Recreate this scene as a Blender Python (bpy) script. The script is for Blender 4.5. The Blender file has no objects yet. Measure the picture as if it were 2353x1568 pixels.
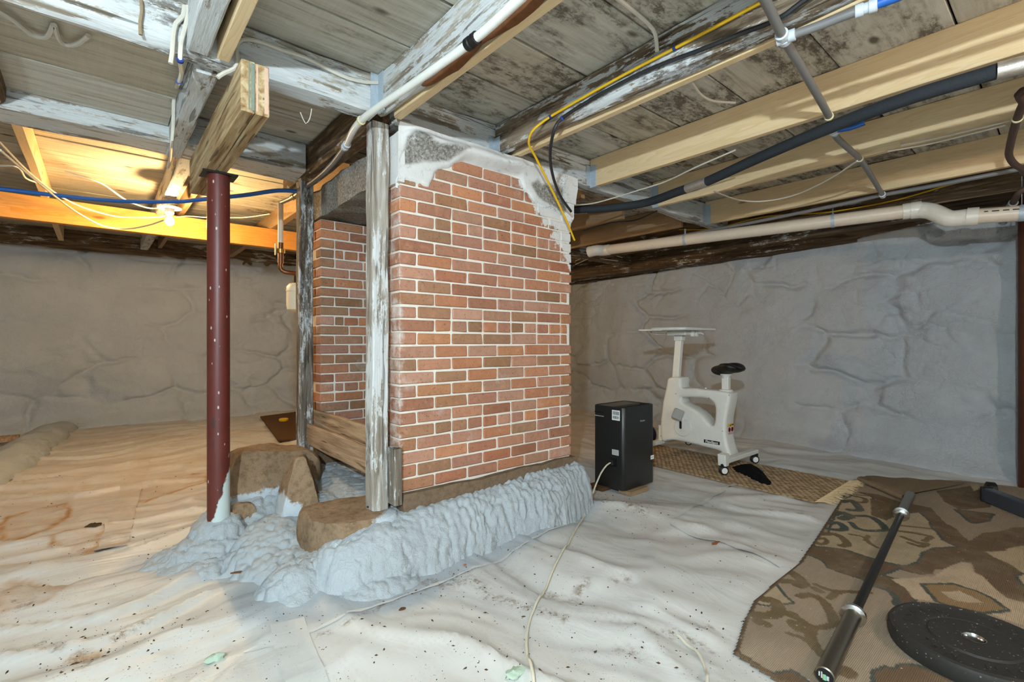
import bpy, math, random
import numpy as np
from mathutils import Vector, Matrix
from mathutils.geometry import tessellate_polygon

random.seed(7)
RNG = np.random.default_rng(11)
scene = bpy.context.scene
COL = scene.collection

# ------------------------------------------------------------------ camera
F_PX = 1113.0
HEAD = math.radians(40.4)
CAM = (0.0, 0.0, 1.1)
cam_data = bpy.data.cameras.new('camera')
cam_data.sensor_width = 36.0
cam_data.lens = 36.0 * F_PX / 2353.0
cam_data.clip_start = 0.02
cam = bpy.data.objects.new('camera', cam_data)
cam.location = CAM
cam.rotation_euler = (math.pi / 2, 0, -HEAD)
COL.objects.link(cam)
scene.camera = cam

# ------------------------------------------------------------------ view, world, lamps
scene.view_settings.view_transform = 'Standard'
scene.view_settings.look = 'None'
scene.view_settings.gamma = 1.0
scene.view_settings.use_curve_mapping = False
scene.view_settings.exposure = -0.14
scene.cycles.use_denoising = True
scene.cycles.max_bounces = 4
scene.cycles.diffuse_bounces = 3
scene.cycles.glossy_bounces = 2
scene.cycles.use_adaptive_sampling = True
scene.cycles.adaptive_threshold = 0.1
scene.cycles.adaptive_min_samples = 14
scene.cycles.sample_clamp_indirect = 8.0
world = bpy.data.worlds.new('world')
scene.world = world
world.use_nodes = True
world.node_tree.nodes['Background'].inputs[0].default_value = (0.75, 0.85, 1.0, 1)
world.node_tree.nodes['Background'].inputs[1].default_value = 0.05

def lamp(name, loc, watts, colour, radius):
    d = bpy.data.lights.new(name, 'POINT')
    d.energy = watts; d.color = colour; d.shadow_soft_size = radius
    o = bpy.data.objects.new(name, d); o.location = loc
    COL.objects.link(o)
    return o
# cool work light held beside and above the tripod, and a warm bulb further back in the cellar
lamp('work_light', (-0.80, -0.40, 1.84), 400, (0.76, 0.905, 1.0), 0.03)
lamp('cellar_bulb_light', (2.05, -1.45, 2.02), 80, (1.0, 0.79, 0.62), 0.03)
lamp('fill_light_back', (3.0, 5.3, 2.08), 45, (1.0, 0.70, 0.42), 0.03)  # added fill hidden behind the chimney, brightens the far right walls

# ------------------------------------------------------------------ pixel rays (2353 x 1568 frame) to points on real planes
CH, SH = math.cos(HEAD), math.sin(HEAD)
def ray(px, py):
    u = (px - 1176.5) / F_PX; v = (784.0 - py) / F_PX
    return (SH + u * CH, CH - u * SH, v)
def at(px, py, t):
    d = ray(px, py); return (d[0] * t, d[1] * t, CAM[2] + d[2] * t)
def onz(px, py, z=0.0):
    d = ray(px, py); return at(px, py, (z - CAM[2]) / d[2])
def onx(px, py, x):
    return at(px, py, x / ray(px, py)[0])
def ony(px, py, y):
    return at(px, py, y / ray(px, py)[1])

# ------------------------------------------------------------------ numpy noise
def _h(ix, iy, iz, seed):
    n = (ix.astype(np.int64) * 374761393 + iy.astype(np.int64) * 668265263 + iz.astype(np.int64) * 2147483647 // 3 + seed * 974634777) & 0xffffffff
    n = ((n ^ (n >> 13)) * 1274126177) & 0xffffffff
    n = ((n ^ (n >> 16)) * 2246822519) & 0xffffffff
    return ((n ^ (n >> 15)) & 0xffffff) / float(0xffffff)
def vnoise(p, seed=0):
    i = np.floor(p).astype(np.int64); f = p - i; f = f * f * (3 - 2 * f)
    r = 0
    for dx in (0, 1):
        wx = f[:, 0] if dx else 1 - f[:, 0]
        for dy in (0, 1):
            wy = f[:, 1] if dy else 1 - f[:, 1]
            for dz in (0, 1):
                wz = f[:, 2] if dz else 1 - f[:, 2]
                r = r + wx * wy * wz * _h(i[:, 0] + dx, i[:, 1] + dy, i[:, 2] + dz, seed)
    return r * 2 - 1
def fbm(p, octv=4, seed=0, gain=0.5):
    a, s, r = 1.0, 0.0, 0
    q = p.astype(float).copy()
    for k in range(octv):
        r = r + a * vnoise(q, seed + k * 17); s += a; a *= gain; q = q * 2.03 + 5.7
    return r / s
def ridged(p, octv=4, seed=0):
    a, s, r = 1.0, 0.0, 0
    q = p.astype(float).copy()
    for k in range(octv):
        r = r + a * (1 - np.abs(vnoise(q, seed + k * 13))); s += a; a *= 0.5; q = q * 2.1 + 3.1
    return r / s
def worley(p, seed=0):
    i = np.floor(p).astype(np.int64); f1 = np.full(len(p), 9.0); f2 = np.full(len(p), 9.0)
    for dx in (-1, 0, 1):
        for dy in (-1, 0, 1):
            for dz in (-1, 0, 1):
                c = i + np.array([dx, dy, dz])
                q = np.stack([c[:, k] + _h(c[:, 0], c[:, 1], c[:, 2], seed + 101 * (k + 1)) for k in range(3)], 1)
                d = np.sqrt(((p - q) ** 2).sum(1))
                f2 = np.minimum(f2, np.maximum(f1, d)); f1 = np.minimum(f1, d)
    return f1, f2
def smooth(e0, e1, x):
    t = np.clip((x - e0) / (e1 - e0), 0, 1); return t * t * (3 - 2 * t)
def inpoly(X, Y, poly):
    r = np.zeros(X.shape, bool); n = len(poly); j = n - 1
    for i in range(n):
        xi, yi = poly[i][:2]; xj, yj = poly[j][:2]
        c = ((yi > Y) != (yj > Y)) & (X < (xj - xi) * (Y - yi) / ((yj - yi) or 1e-9) + xi)
        r ^= c; j = i
    return r
def segdist(X, Y, pts):
    d = np.full(X.shape, 9.0)
    for (a, b) in zip(pts[:-1], pts[1:]):
        ax, ay = a[:2]; bx, by = b[:2]; vx, vy = bx - ax, by - ay
        t = np.clip(((X - ax) * vx + (Y - ay) * vy) / (vx * vx + vy * vy + 1e-12), 0, 1)
        d = np.minimum(d, np.hypot(X - ax - t * vx, Y - ay - t * vy))
    return d

# ------------------------------------------------------------------ objects
def finish(o, mat, parent, smooth_ang):
    me = o.data
    if mat is not None:
        me.materials.append(mat)
    if smooth_ang:
        me.polygons.foreach_set('use_smooth', [True] * len(me.polygons))
        if smooth_ang < 180:
            me.set_sharp_from_angle(angle=math.radians(smooth_ang))
    COL.objects.link(o)
    if parent is not None:
        o.parent = parent
    return o
def absloc(o):
    v = Vector((0, 0, 0))
    while o is not None:
        v += o.location; o = o.parent
    return v
def mk(name, verts, faces, mat, parent=None, sm=0, loc=None):
    """one mesh object; verts in world space, origin set at the base centre"""
    v = np.asarray(verts, float)
    if loc is None:
        lo, hi = v.min(0), v.max(0)
        loc = ((lo[0] + hi[0]) / 2, (lo[1] + hi[1]) / 2, lo[2])
    me = bpy.data.meshes.new(name)
    me.from_pydata((v - np.array(loc)).tolist(), [], faces)
    me.update()
    o = bpy.data.objects.new(name, me)
    base = absloc(parent) if parent is not None else Vector((0, 0, 0))
    o.location = Vector(loc) - base
    return finish(o, mat, parent, sm)
def tag(o, label=None, cat=None, group=None, kind=None):
    if label: o['label'] = label
    if cat: o['category'] = cat
    if group: o['group'] = group
    if kind: o['kind'] = kind
    return o
def thing(name, label, cat, loc, group=None):
    o = bpy.data.objects.new(name, None); o.empty_display_size = 0.1
    o.location = loc; COL.objects.link(o)
    return tag(o, label, cat, group)
def structure(o): o['kind'] = 'structure'; return o

def box_vf(x0, x1, y0, y1, z0, z1, c=0.003, jit=0.0, rng=None):
    """box with chamfered edges: 24 verts, 26 faces"""
    L = [(x0, x1), (y0, y1), (z0, z1)]
    c = min(c, 0.45 * min(x1 - x0, y1 - y0, z1 - z0))
    vid = {}; v = []
    off = {}
    for sx in (0, 1):
        for sy in (0, 1):
            for sz in (0, 1):
                j = (rng.normal(0, jit, 3) if jit and rng is not None else (0, 0, 0))
                for ax in range(3):
                    p = []
                    for k, s in enumerate((sx, sy, sz)):
                        e = L[k][s]
                        if k != ax: e += c if s == 0 else -c
                        p.append(e + j[k])
                    vid[(sx, sy, sz, ax)] = len(v); v.append(p)
    f = []
    for ax in range(3):
        a, b = [k for k in range(3) if k != ax]
        for s in (0, 1):
            q = []
            for (i, j) in ((0, 0), (1, 0), (1, 1), (0, 1)):
                k = [0, 0, 0]; k[ax] = s; k[a] = i; k[b] = j
                q.append(vid[(k[0], k[1], k[2], ax)])
            flip = (s == 0) ^ (ax == 1)
            f.append(q[::-1] if flip else q)
    for ax in range(3):                 # edges parallel to ax
        a, b = [k for k in range(3) if k != ax]
        for i in (0, 1):
            for j in (0, 1):
                k0 = [0, 0, 0]; k0[a] = i; k0[b] = j; k1 = list(k0); k1[ax] = 1
                f.append([vid[(*k0, a)], vid[(*k1, a)], vid[(*k1, b)], vid[(*k0, b)]])
    for sx in (0, 1):
        for sy in (0, 1):
            for sz in (0, 1):
                f.append([vid[(sx, sy, sz, k)] for k in range(3)])
    # fix orientation outward
    ctr = np.array([(x0 + x1) / 2, (y0 + y1) / 2, (z0 + z1) / 2]); V = np.array(v)
    out = []
    for q in f:
        n = np.cross(V[q[1]] - V[q[0]], V[q[2]] - V[q[0]])
        out.append(q if np.dot(n, V[q].mean(0) - ctr) > 0 else q[::-1])
    return v, out
def box(name, x0, x1, y0, y1, z0, z1, mat, parent=None, c=0.003, jit=0.0):
    v, f = box_vf(x0, x1, y0, y1, z0, z1, c, jit, RNG)
    return mk(name, v, f, mat, parent)
def join_vf(parts):
    V, Fc = [], []
    for v, f in parts:
        n = len(V); V += [tuple(p) for p in v]; Fc += [[i + n for i in q] for q in f]
    return V, Fc
def rot_pts(v, ang, about, axis='Z'):
    M = Matrix.Rotation(ang, 4, axis); a = Vector(about)
    return [tuple(M @ (Vector(p) - a) + a) for p in v]

def timber_vf(axis, lo, hi, a0, a1, b0, b1, rough=0.002, c=0.006, seed=0, seg=0.09, wane=0.0, taper=None):
    """beam along axis 'x' 'y' or 'z'; (a, b) are the two other coordinates in xyz order; worn edges"""
    n = max(2, int((hi - lo) / seg) + 1)
    s = np.linspace(lo, hi, n)
    cs = [(a0 + c, b0), (a1 - c, b0), (a1, b0 + c), (a1, b1 - c), (a1 - c, b1), (a0 + c, b1), (a0, b1 - c), (a0, b0 + c)]
    # add mid points so faces can undulate
    cs2 = []
    for i in range(8):
        p, q = cs[i], cs[(i + 1) % 8]
        cs2.append(p)
        if math.hypot(p[0] - q[0], p[1] - q[1]) > 0.03:
            cs2.append(((p[0] + q[0]) / 2, (p[1] + q[1]) / 2))
    k = len(cs2)
    A = np.array(cs2); ctr = np.array([(a0 + a1) / 2, (b0 + b1) / 2])
    S = np.repeat(s, k); AB = np.tile(A, (n, 1))
    P = np.stack([S * 3.0, AB[:, 0] * 9 + seed * 7.3, AB[:, 1] * 9], 1)
    d1 = fbm(P, 3, seed + 3); d2 = fbm(P + 31.7, 3, seed + 9)
    AB = AB + np.stack([d1, d2], 1) * rough * 2.2
    if wane:
        w = smooth(0.1, 0.6, fbm(np.stack([S * 1.3, S * 0 + seed, S * 0], 1), 3, seed + 21) + 0.3) * wane
        low = (AB[:, 1] < ctr[1])
        AB[:, 1] += np.where(low, w * np.abs(AB[:, 0] - ctr[0]) / (abs(a1 - a0) / 2) * 0.8, 0)
    if axis == 'x': V = np.stack([S, AB[:, 0], AB[:, 1]], 1)
    elif axis == 'y': V = np.stack([AB[:, 0], S, AB[:, 1]], 1)
    else: V = np.stack([AB[:, 0], AB[:, 1], S], 1)
    f = []
    for i in range(n - 1):
        for j in range(k):
            q = [i * k + j, i * k + (j + 1) % k, (i + 1) * k + (j + 1) % k, (i + 1) * k + j]
            f.append(q)
    f.append(list(range(k))); f.append([(n - 1) * k + j for j in range(k)])
    ctrs = V.mean(0)
    out = []
    for idx, q in enumerate(f):
        nn = np.cross(V[q[1]] - V[q[0]], V[q[2]] - V[q[0]])
        m = V[q].mean(0)
        ref = m - ctrs
        if idx < len(f) - 2:
            ax = 'xyz'.index(axis); ref[ax] = 0
        out.append(q if np.dot(nn, ref) > 0 else q[::-1])
    return V.tolist(), out
def timber(name, axis, lo, hi, a0, a1, b0, b1, mat, label=None, cat='beam', group=None, parent=None, **kw):
    v, f = timber_vf(axis, lo, hi, a0, a1, b0, b1, **kw)
    o = mk(name, v, f, mat, parent, sm=35)
    if label: tag(o, label, cat, group)
    return o

def spline(pts, step=0.03):
    P = [Vector(p) for p in pts]
    if len(P) < 3:
        return P
    Q = [P[0] * 2 - P[1]] + P + [P[-1] * 2 - P[-2]]
    out = []
    for i in range(1, len(Q) - 2):
        p0, p1, p2, p3 = Q[i - 1:i + 3]
        n = max(2, min(60, int((p2 - p1).length / step)))
        for k in range(n):
            t = k / n
            out.append(0.5 * ((2 * p1) + (p2 - p0) * t + (2 * p0 - 5 * p1 + 4 * p2 - p3) * t * t + (3 * p1 - p0 - 3 * p2 + p3) * t ** 3))
    out.append(P[-1])
    return out
def tube_vf(pts, r, seg=8, curved=True, step=0.03, flat=1.0):
    P = spline(pts, step) if curved else [Vector(p) for p in pts]
    R = r if callable(r) else (lambda t: r)
    n = len(P); v = []; f = []
    T0 = (P[1] - P[0]).normalized()
    up = Vector((0, 0, 1)) if abs(T0.z) < 0.9 else Vector((1, 0, 0))
    N = (up - T0 * up.dot(T0)).normalized()
    for i in range(n):
        T = (P[min(i + 1, n - 1)] - P[max(i - 1, 0)]).normalized()
        N = (N - T * N.dot(T))
        N = N.normalized() if N.length > 1e-6 else T.orthogonal().normalized()
        B = T.cross(N)
        rr = R(i / (n - 1))
        for k in range(seg):
            a = 2 * math.pi * k / seg
            v.append(tuple(P[i] + N * (math.cos(a) * rr * flat) + B * (math.sin(a) * rr)))
    for i in range(n - 1):
        for k in range(seg):
            f.append([i * seg + k, i * seg + (k + 1) % seg, (i + 1) * seg + (k + 1) % seg, (i + 1) * seg + k])
    f.append(list(range(seg))[::-1]); f.append([(n - 1) * seg + k for k in range(seg)])
    return v, f
def tube(name, pts, r, mat, parent=None, label=None, cat=None, group=None, **kw):
    v, f = tube_vf(pts, r, **kw)
    o = mk(name, v, f, mat, parent, sm=50)
    if label: tag(o, label, cat, group)
    return o
def lathe_vf(profile, base, axis=(0, 0, 1), seg=32):
    """profile: (radius, along-axis) list"""
    A = Vector(axis).normalized(); N = A.orthogonal().normalized(); B = A.cross(N); b = Vector(base)
    v = []; f = []
    for (r, h) in profile:
        for k in range(seg):
            a = 2 * math.pi * k / seg
            v.append(tuple(b + A * h + N * (math.cos(a) * max(r, 1e-4)) + B * (math.sin(a) * max(r, 1e-4))))
    for i in range(len(profile) - 1):
        for k in range(seg):
            f.append([i * seg + k, i * seg + (k + 1) % seg, (i + 1) * seg + (k + 1) % seg, (i + 1) * seg + k])
    f.append(list(range(seg))[::-1]); f.append([(len(profile) - 1) * seg + k for k in range(seg)])
    return v, f
def lathe(name, profile, base, mat, parent=None, axis=(0, 0, 1), seg=32, sm=40):
    v, f = lathe_vf(profile, base, axis, seg)
    return mk(name, v, f, mat, parent, sm=sm)
def grid_faces(nx, ny):
    i, j = np.meshgrid(np.arange(nx - 1), np.arange(ny - 1), indexing='ij')
    a = (i * ny + j).ravel()
    return np.stack([a, a + ny, a + ny + 1, a + 1], 1)
def grid_obj(name, V, nx, ny, mat, parent=None, keep=None, sm=180, attrs=None, loc=None):
    Fc = grid_faces(nx, ny)
    if keep is not None:
        Fc = Fc[keep[Fc].all(1)]
        used = np.unique(Fc); remap = np.full(len(V), -1); remap[used] = np.arange(len(used))
        V = V[used]; Fc = remap[Fc]
        if attrs: attrs = {k: a[used] for k, a in attrs.items()}
    o = mk(name, V, Fc.tolist(), mat, parent, sm=sm, loc=loc)
    for k, a in (attrs or {}).items():
        if a.ndim == 1:
            at_ = o.data.attributes.new(k, 'FLOAT', 'POINT'); at_.data.foreach_set('value', a.astype(np.float32))
        else:
            at_ = o.data.attributes.new(k, 'FLOAT_COLOR', 'POINT')
            c = np.ones((len(a), 4), np.float32); c[:, :3] = a
            at_.data.foreach_set('color', c.ravel())
    return o
def text_mesh(name, body, size, mat, parent, M, extrude=0.0006, bold=0.0):
    cu = bpy.data.curves.new(name, 'FONT'); cu.body = body; cu.size = size; cu.extrude = extrude; cu.offset = bold
    cu.align_x = 'CENTER'; cu.align_y = 'CENTER'
    t = bpy.data.objects.new(name, cu); COL.objects.link(t)
    me = bpy.data.meshes.new_from_object(t.evaluated_get(bpy.context.evaluated_depsgraph_get()))
    bpy.data.objects.remove(t); 
    me.transform(M)
    o = bpy.data.objects.new(name, me); me.materials.clear(); me.materials.append(mat)
    COL.objects.link(o)
    if parent is not None:
        o.parent = parent; o.location = -absloc(parent)
    return o
# ------------------------------------------------------------------ materials
def srgb(r, g=None, b=None):
    if g is None: g = b = r
    def c(x):
        x /= 255.0
        return x / 12.92 if x <= 0.04045 else ((x + 0.055) / 1.055) ** 2.4
    return (c(r), c(g), c(b), 1.0)
class NT:
    def __init__(s, name, rough=0.8, spec=0.3, metal=0.0):
        s.m = bpy.data.materials.new(name); s.m.use_nodes = True
        s.t = s.m.node_tree; s.n = s.t.nodes; s.bsdf = s.n['Principled BSDF']
        s.bsdf.inputs['Roughness'].default_value = rough
        s.bsdf.inputs['Specular IOR Level'].default_value = spec
        s.bsdf.inputs['Metallic'].default_value = metal
        s._tc = None
    def link(s, a, b): s.t.links.new(a, b)
    def set(s, node, key, val):
        i = node.inputs[key]
        if isinstance(val, bpy.types.NodeSocket): s.link(val, i)
        else: i.default_value = val
    def tc(s, which='Object'):
        if s._tc is None: s._tc = s.n.new('ShaderNodeTexCoord')
        return s._tc.outputs[which]
    def pos(s):
        g = s.n.new('ShaderNodeNewGeometry'); return g.outputs['Position']
    def rnd(s):
        g = s.n.new('ShaderNodeObjectInfo'); return g.outputs['Random']
    def vmul(s, v, k):
        n = s.n.new('ShaderNodeVectorMath'); n.operation = 'MULTIPLY'; s.set(n, 0, v); s.set(n, 1, k); return n.outputs[0]
    def vadd(s, v, k):
        if isinstance(k, (int, float)): k = (k, k, k)
        n = s.n.new('ShaderNodeVectorMath'); n.operation = 'ADD'; s.set(n, 0, v); s.set(n, 1, k); return n.outputs[0]
    def objvec(s, scale, offs=37.0):
        """object coordinates, shifted per object, then scaled"""
        r = s.math('MULTIPLY', s.rnd(), offs)
        return s.vmul(s.vadd(s.tc(), r), scale)
    def noise(s, vec, scale=5.0, detail=4.0, rough=0.55, dist=0.0, out=0):
        detail = min(detail, 5.0)
        n = s.n.new('ShaderNodeTexNoise'); s.link(vec, n.inputs['Vector'])
        n.inputs['Scale'].default_value = scale; n.inputs['Detail'].default_value = detail
        n.inputs['Roughness'].default_value = rough; n.inputs['Distortion'].default_value = dist
        return n.outputs[out]
    def voro(s, vec, scale=5.0, feature='F1', out='Distance', rnd=1.0):
        n = s.n.new('ShaderNodeTexVoronoi'); n.feature = feature; s.link(vec, n.inputs['Vector'])
        n.inputs['Scale'].default_value = scale; n.inputs['Randomness'].default_value = rnd
        return n.outputs[out]
    def wave(s, vec, scale=5.0, dist=2.0, detail=2.0, dscale=1.0, direction='X', kind='BANDS'):
        n = s.n.new('ShaderNodeTexWave'); n.wave_type = kind
        if kind == 'BANDS': n.bands_direction = direction
        else: n.rings_direction = direction
        s.link(vec, n.inputs['Vector'])
        n.inputs['Scale'].default_value = scale; n.inputs['Distortion'].default_value = dist
        n.inputs['Detail'].default_value = detail; n.inputs['Detail Scale'].default_value = dscale
        return n.outputs['Fac']
    def ramp(s, fac, stops, interp='LINEAR'):
        n = s.n.new('ShaderNodeValToRGB'); n.color_ramp.interpolation = interp; s.link(fac, n.inputs[0])
        e = n.color_ramp.elements
        while len(e) < len(stops): e.new(0.5)
        for el, (p, c) in zip(e, stops):
            el.position = p; el.color = c if not isinstance(c, (int, float)) else (c, c, c, 1)
        return n.outputs[0]
    def mix(s, fac, a, b, mode='MIX'):
        n = s.n.new('ShaderNodeMix'); n.data_type = 'RGBA'; n.blend_type = mode
        s.set(n, 0, fac); s.set(n, 6, a); s.set(n, 7, b); return n.outputs[2]
    def math(s, op, a, b=0.5, clamp=False):
        n = s.n.new('ShaderNodeMath'); n.operation = op; n.use_clamp = clamp; s.set(n, 0, a); s.set(n, 1, b); return n.outputs[0]
    def attr(s, name, out='Fac'):
        n = s.n.new('ShaderNodeAttribute'); n.attribute_name = name; return n.outputs[out]
    def sep(s, vec):
        n = s.n.new('ShaderNodeSeparateXYZ'); s.link(vec, n.inputs[0]); return n.outputs
    def hsv(s, col, h=0.5, sat=1.0, v=1.0):
        n = s.n.new('ShaderNodeHueSaturation'); s.set(n, 'Color', col); s.set(n, 'Hue', h); s.set(n, 'Saturation', sat); s.set(n, 'Value', v); return n.outputs[0]
    def color(s, c): s.set(s.bsdf, 'Base Color', c); return s
    def rough(s, c): s.set(s.bsdf, 'Roughness', c); return s
    def bump(s, h, strength=0.4, dist=0.01, prev=None):
        n = s.n.new('ShaderNodeBump'); n.inputs['Strength'].default_value = strength; n.inputs['Distance'].default_value = dist
        s.link(h, n.inputs['Height'])
        if prev is not None: s.link(prev, n.inputs['Normal'])
        s.link(n.outputs[0], s.bsdf.inputs['Normal']); return n.outputs[0]

_mc = {}
def plain(name, col, rough=0.5, spec=0.4, metal=0.0, var=0.06, scale=30, bump=0.0):
    if name in _mc: return _mc[name]
    k = NT(name, rough, spec, metal)
    nz = k.noise(k.tc(), scale, 4)
    k.color(k.mix(nz, tuple([x * (1 - var) for x in col[:3]]) + (1,), tuple([min(1, x * (1 + var)) for x in col[:3]]) + (1,)))
    if bump: k.bump(nz, bump, 0.004)
    _mc[name] = k.m
    return k.m
SC = {'x': (1.1, 16, 16), 'y': (16, 1.1, 16), 'z': (16, 16, 1.1)}
SP = {'x': (1.0, 3.2, 3.2), 'y': (3.2, 1.0, 3.2), 'z': (3.2, 3.2, 1.0)}
def oldwood(axis, light, mid, dark, wash=0.5, stain=0.5, key=''):
    """weathered timber: grain along the axis, whitewash left in patches, dark stains"""
    name = 'old_timber_%s%s' % (axis, key)
    if name in _mc: return _mc[name]
    k = NT(name, 0.85, 0.2)
    v = k.objvec(SC[axis]); p = k.objvec(SP[axis])
    g = k.noise(v, 2.2, 8, 0.62, 0.4)
    base = k.ramp(g, [(0.30, dark), (0.5, mid), (0.70, light)])
    fine = k.noise(k.objvec(tuple(x * 5 for x in SC[axis])), 2.0, 3, 0.6)
    pn = k.math('ADD', k.math('MULTIPLY', k.noise(p, 1.4, 4, 0.6), 0.5), k.math('MULTIPLY', k.noise(p, 7.5, 9, 0.78, 0.2), 0.5))
    t = 1.0 - wash
    wm = k.ramp(k.math('ADD', pn, k.math('MULTIPLY', k.math('SUBTRACT', g, 0.5), 0.35)), [(0.36 + 0.28 * t, 0.0), (0.385 + 0.28 * t, 1.0)])
    wcol = k.mix(fine, srgb(168, 170, 168), srgb(222, 226, 226))
    col = k.mix(k.math('MULTIPLY', wm, 0.93), base, wcol)
    sn = k.noise(k.vadd(p, 11.3), 1.1, 9, 0.72)
    sm = k.ramp(sn, [(0.72 - 0.3 * stain, 0.0), (0.80 - 0.3 * stain, 1.0)])
    fl = k.ramp(k.noise(k.vadd(p, 3.3), 14, 7, 0.85), [(0.44, 0.0), (0.52, 1.0)])
    col = k.mix(k.math('MULTIPLY', k.math('MULTIPLY', sm, fl), 0.82), col, k.mix(g, srgb(52, 42, 33), srgb(96, 78, 60)))
    cr = k.ramp(k.noise(k.objvec(tuple(x * 1.6 for x in SC[axis])), 1.3, 2, 0.5), [(0.34, 1.0), (0.37, 0.0)])
    col = k.mix(k.math('MULTIPLY', cr, 0.6), col, srgb(45, 38, 30))
    k.color(col)
    hgt = k.math('ADD', k.math('MULTIPLY', g, 0.8), k.math('SUBTRACT', k.math('MULTIPLY', fine, 0.35), k.math('MULTIPLY', cr, 0.8)))
    k.bump(hgt, 0.55, 0.008)
    _mc[name] = k.m
    return k.m
def pine(axis, tone='new'):
    name = 'pine_%s_%s' % (axis, tone)
    if name in _mc: return _mc[name]
    k = NT(name, 0.6, 0.3)
    cols = {'new': [(232, 211, 172), (220, 192, 146), (196, 162, 114)],
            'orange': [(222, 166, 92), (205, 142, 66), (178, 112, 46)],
            'dull': [(176, 150, 116), (150, 122, 90), (112, 88, 62)]}[tone]
    v = k.objvec(SC[axis])
    kn = k.voro(k.objvec({'x': (1.6, 5.5, 5.5), 'y': (5.5, 1.6, 5.5), 'z': (5.5, 5.5, 1.6)}[axis]), 1.0)
    dist = k.ramp(kn, [(0.0, 1.0), (0.22, 0.0)])
    g = k.noise(k.vadd(v, k.math('MULTIPLY', dist, 1.1)), 1.2, 3, 0.5, 0.6)
    w = k.math('FRACT', k.math('MULTIPLY', g, 9.0), 0.0)
    w = k.ramp(w, [(0.0, 0.1), (0.75, 0.75), (0.92, 1.0), (1.0, 0.1)])
    base = k.mix(w, srgb(*cols[0]), srgb(*cols[1]))
    base = k.mix(k.math('MULTIPLY', k.noise(k.objvec(SP[axis]), 1.2, 3), 0.55), base, srgb(*cols[2]))
    knot = k.ramp(kn, [(0.05, 1.0), (0.10, 0.0)])
    k.color(k.mix(k.math('MULTIPLY', knot, 0.75), base, srgb(112, 66, 34)))
    k.bump(w, 0.08, 0.002)
    _mc[name] = k.m
    return k.m
def m_deck():
    k = NT('deck_board', 0.85, 0.2)
    v = k.objvec(SC['x']); r = k.rnd()
    g = k.noise(v, 2.0, 9, 0.65, 0.5)
    base = k.ramp(g, [(0.26, srgb(150, 142, 127)), (0.48, srgb(202, 198, 186)), (0.72, srgb(224, 222, 214))])
    tint = k.ramp(k.math('FRACT', k.math('MULTIPLY', r, 7.31), 0.0), [(0.0, srgb(206, 200, 186)), (0.5, srgb(232, 233, 228)), (1.0, srgb(214, 202, 180))])
    col = k.mix(0.8, base, tint, 'MULTIPLY')
    saw = k.noise(k.objvec((60, 3.5, 3.5)), 2.0, 3, 0.6)
    col = k.mix(k.math('MULTIPLY', saw, 0.25), col, srgb(222, 223, 216))
    x = k.sep(k.pos())
    side = k.ramp(k.math('MULTIPLY', x[0], 0.25), [(0.26, 0.0), (0.34, 1.0)])       # boards over the right bays are dirtier
    sn = k.noise(k.objvec((1.0, 2.6, 2.6)), 1.3, 9, 0.7)
    lim = k.math('SUBTRACT', sn, k.math('SUBTRACT', 0.09, k.math('MULTIPLY', side, 0.14)))
    sm = k.ramp(lim, [(0.50, 0.0), (0.60, 1.0)])
    fl = k.ramp(k.noise(k.objvec((1.6, 3, 3)), 8, 6, 0.8), [(0.44, 0.15), (0.56, 1.0)])
    st = k.math('MULTIPLY', k.math('MULTIPLY', sm, fl), 0.78)
    col = k.mix(st, col, k.mix(g, srgb(50, 40, 31), srgb(88, 72, 56)))
    kn = k.voro(k.objvec((2.2, 4.5, 4.5)), 1.0)
    col = k.mix(k.math('MULTIPLY', k.ramp(kn, [(0.06, 1.0), (0.11, 0.0)]), 0.8), col, srgb(62, 50, 40))
    k.color(col)
    k.bump(k.math('ADD', g, k.math('MULTIPLY', saw, 0.25)), 0.4, 0.006)
    return k.m
M_DECK = m_deck()
def m_foam(name, c0, c1, bump=0.35, cell=34.0, cellamt=0.6):
    k = NT(name, 0.75, 0.25)
    p = k.pos()
    n1 = k.noise(p, 2.2, 5); n2 = k.noise(p, 60, 5, 0.7); n3 = k.noise(p, 11, 6, 0.7, 1.2)
    col = k.mix(n1, c0, c1)
    col = k.mix(k.math('MULTIPLY', k.ramp(n3, [(0.52, 0.0), (0.75, 1.0)]), 0.15), col, srgb(120, 118, 112))
    k.color(col)
    wp = k.vadd(p, k.vmul(k.noise(p, 14, 3, 0.6, 0, 1), (0.11, 0.11, 0.11)))
    ed = k.ramp(k.voro(wp, cell, 'DISTANCE_TO_EDGE'), [(0.0, 0.0), (0.10, 0.75), (0.4, 1.0)])
    ms = k.ramp(k.noise(p, 3.0, 4, 0.6), [(0.40, 0.15), (0.58, 1.0)])
    a = k.bump(n3, bump, 0.012); a = k.bump(k.math('MULTIPLY', ed, ms), cellamt, 0.008, a); k.bump(n2, 0.35, 0.004, a)
    return k.m
M_FOAMWALL = m_foam('sprayed_foam_wall', srgb(160, 166, 169), srgb(182, 187, 190), 0.55, 16.0, 0.32)
M_FOAM = m_foam('sprayed_foam', srgb(156, 164, 168), srgb(178, 185, 189), 0.35, 34.0, 0.38)

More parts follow.
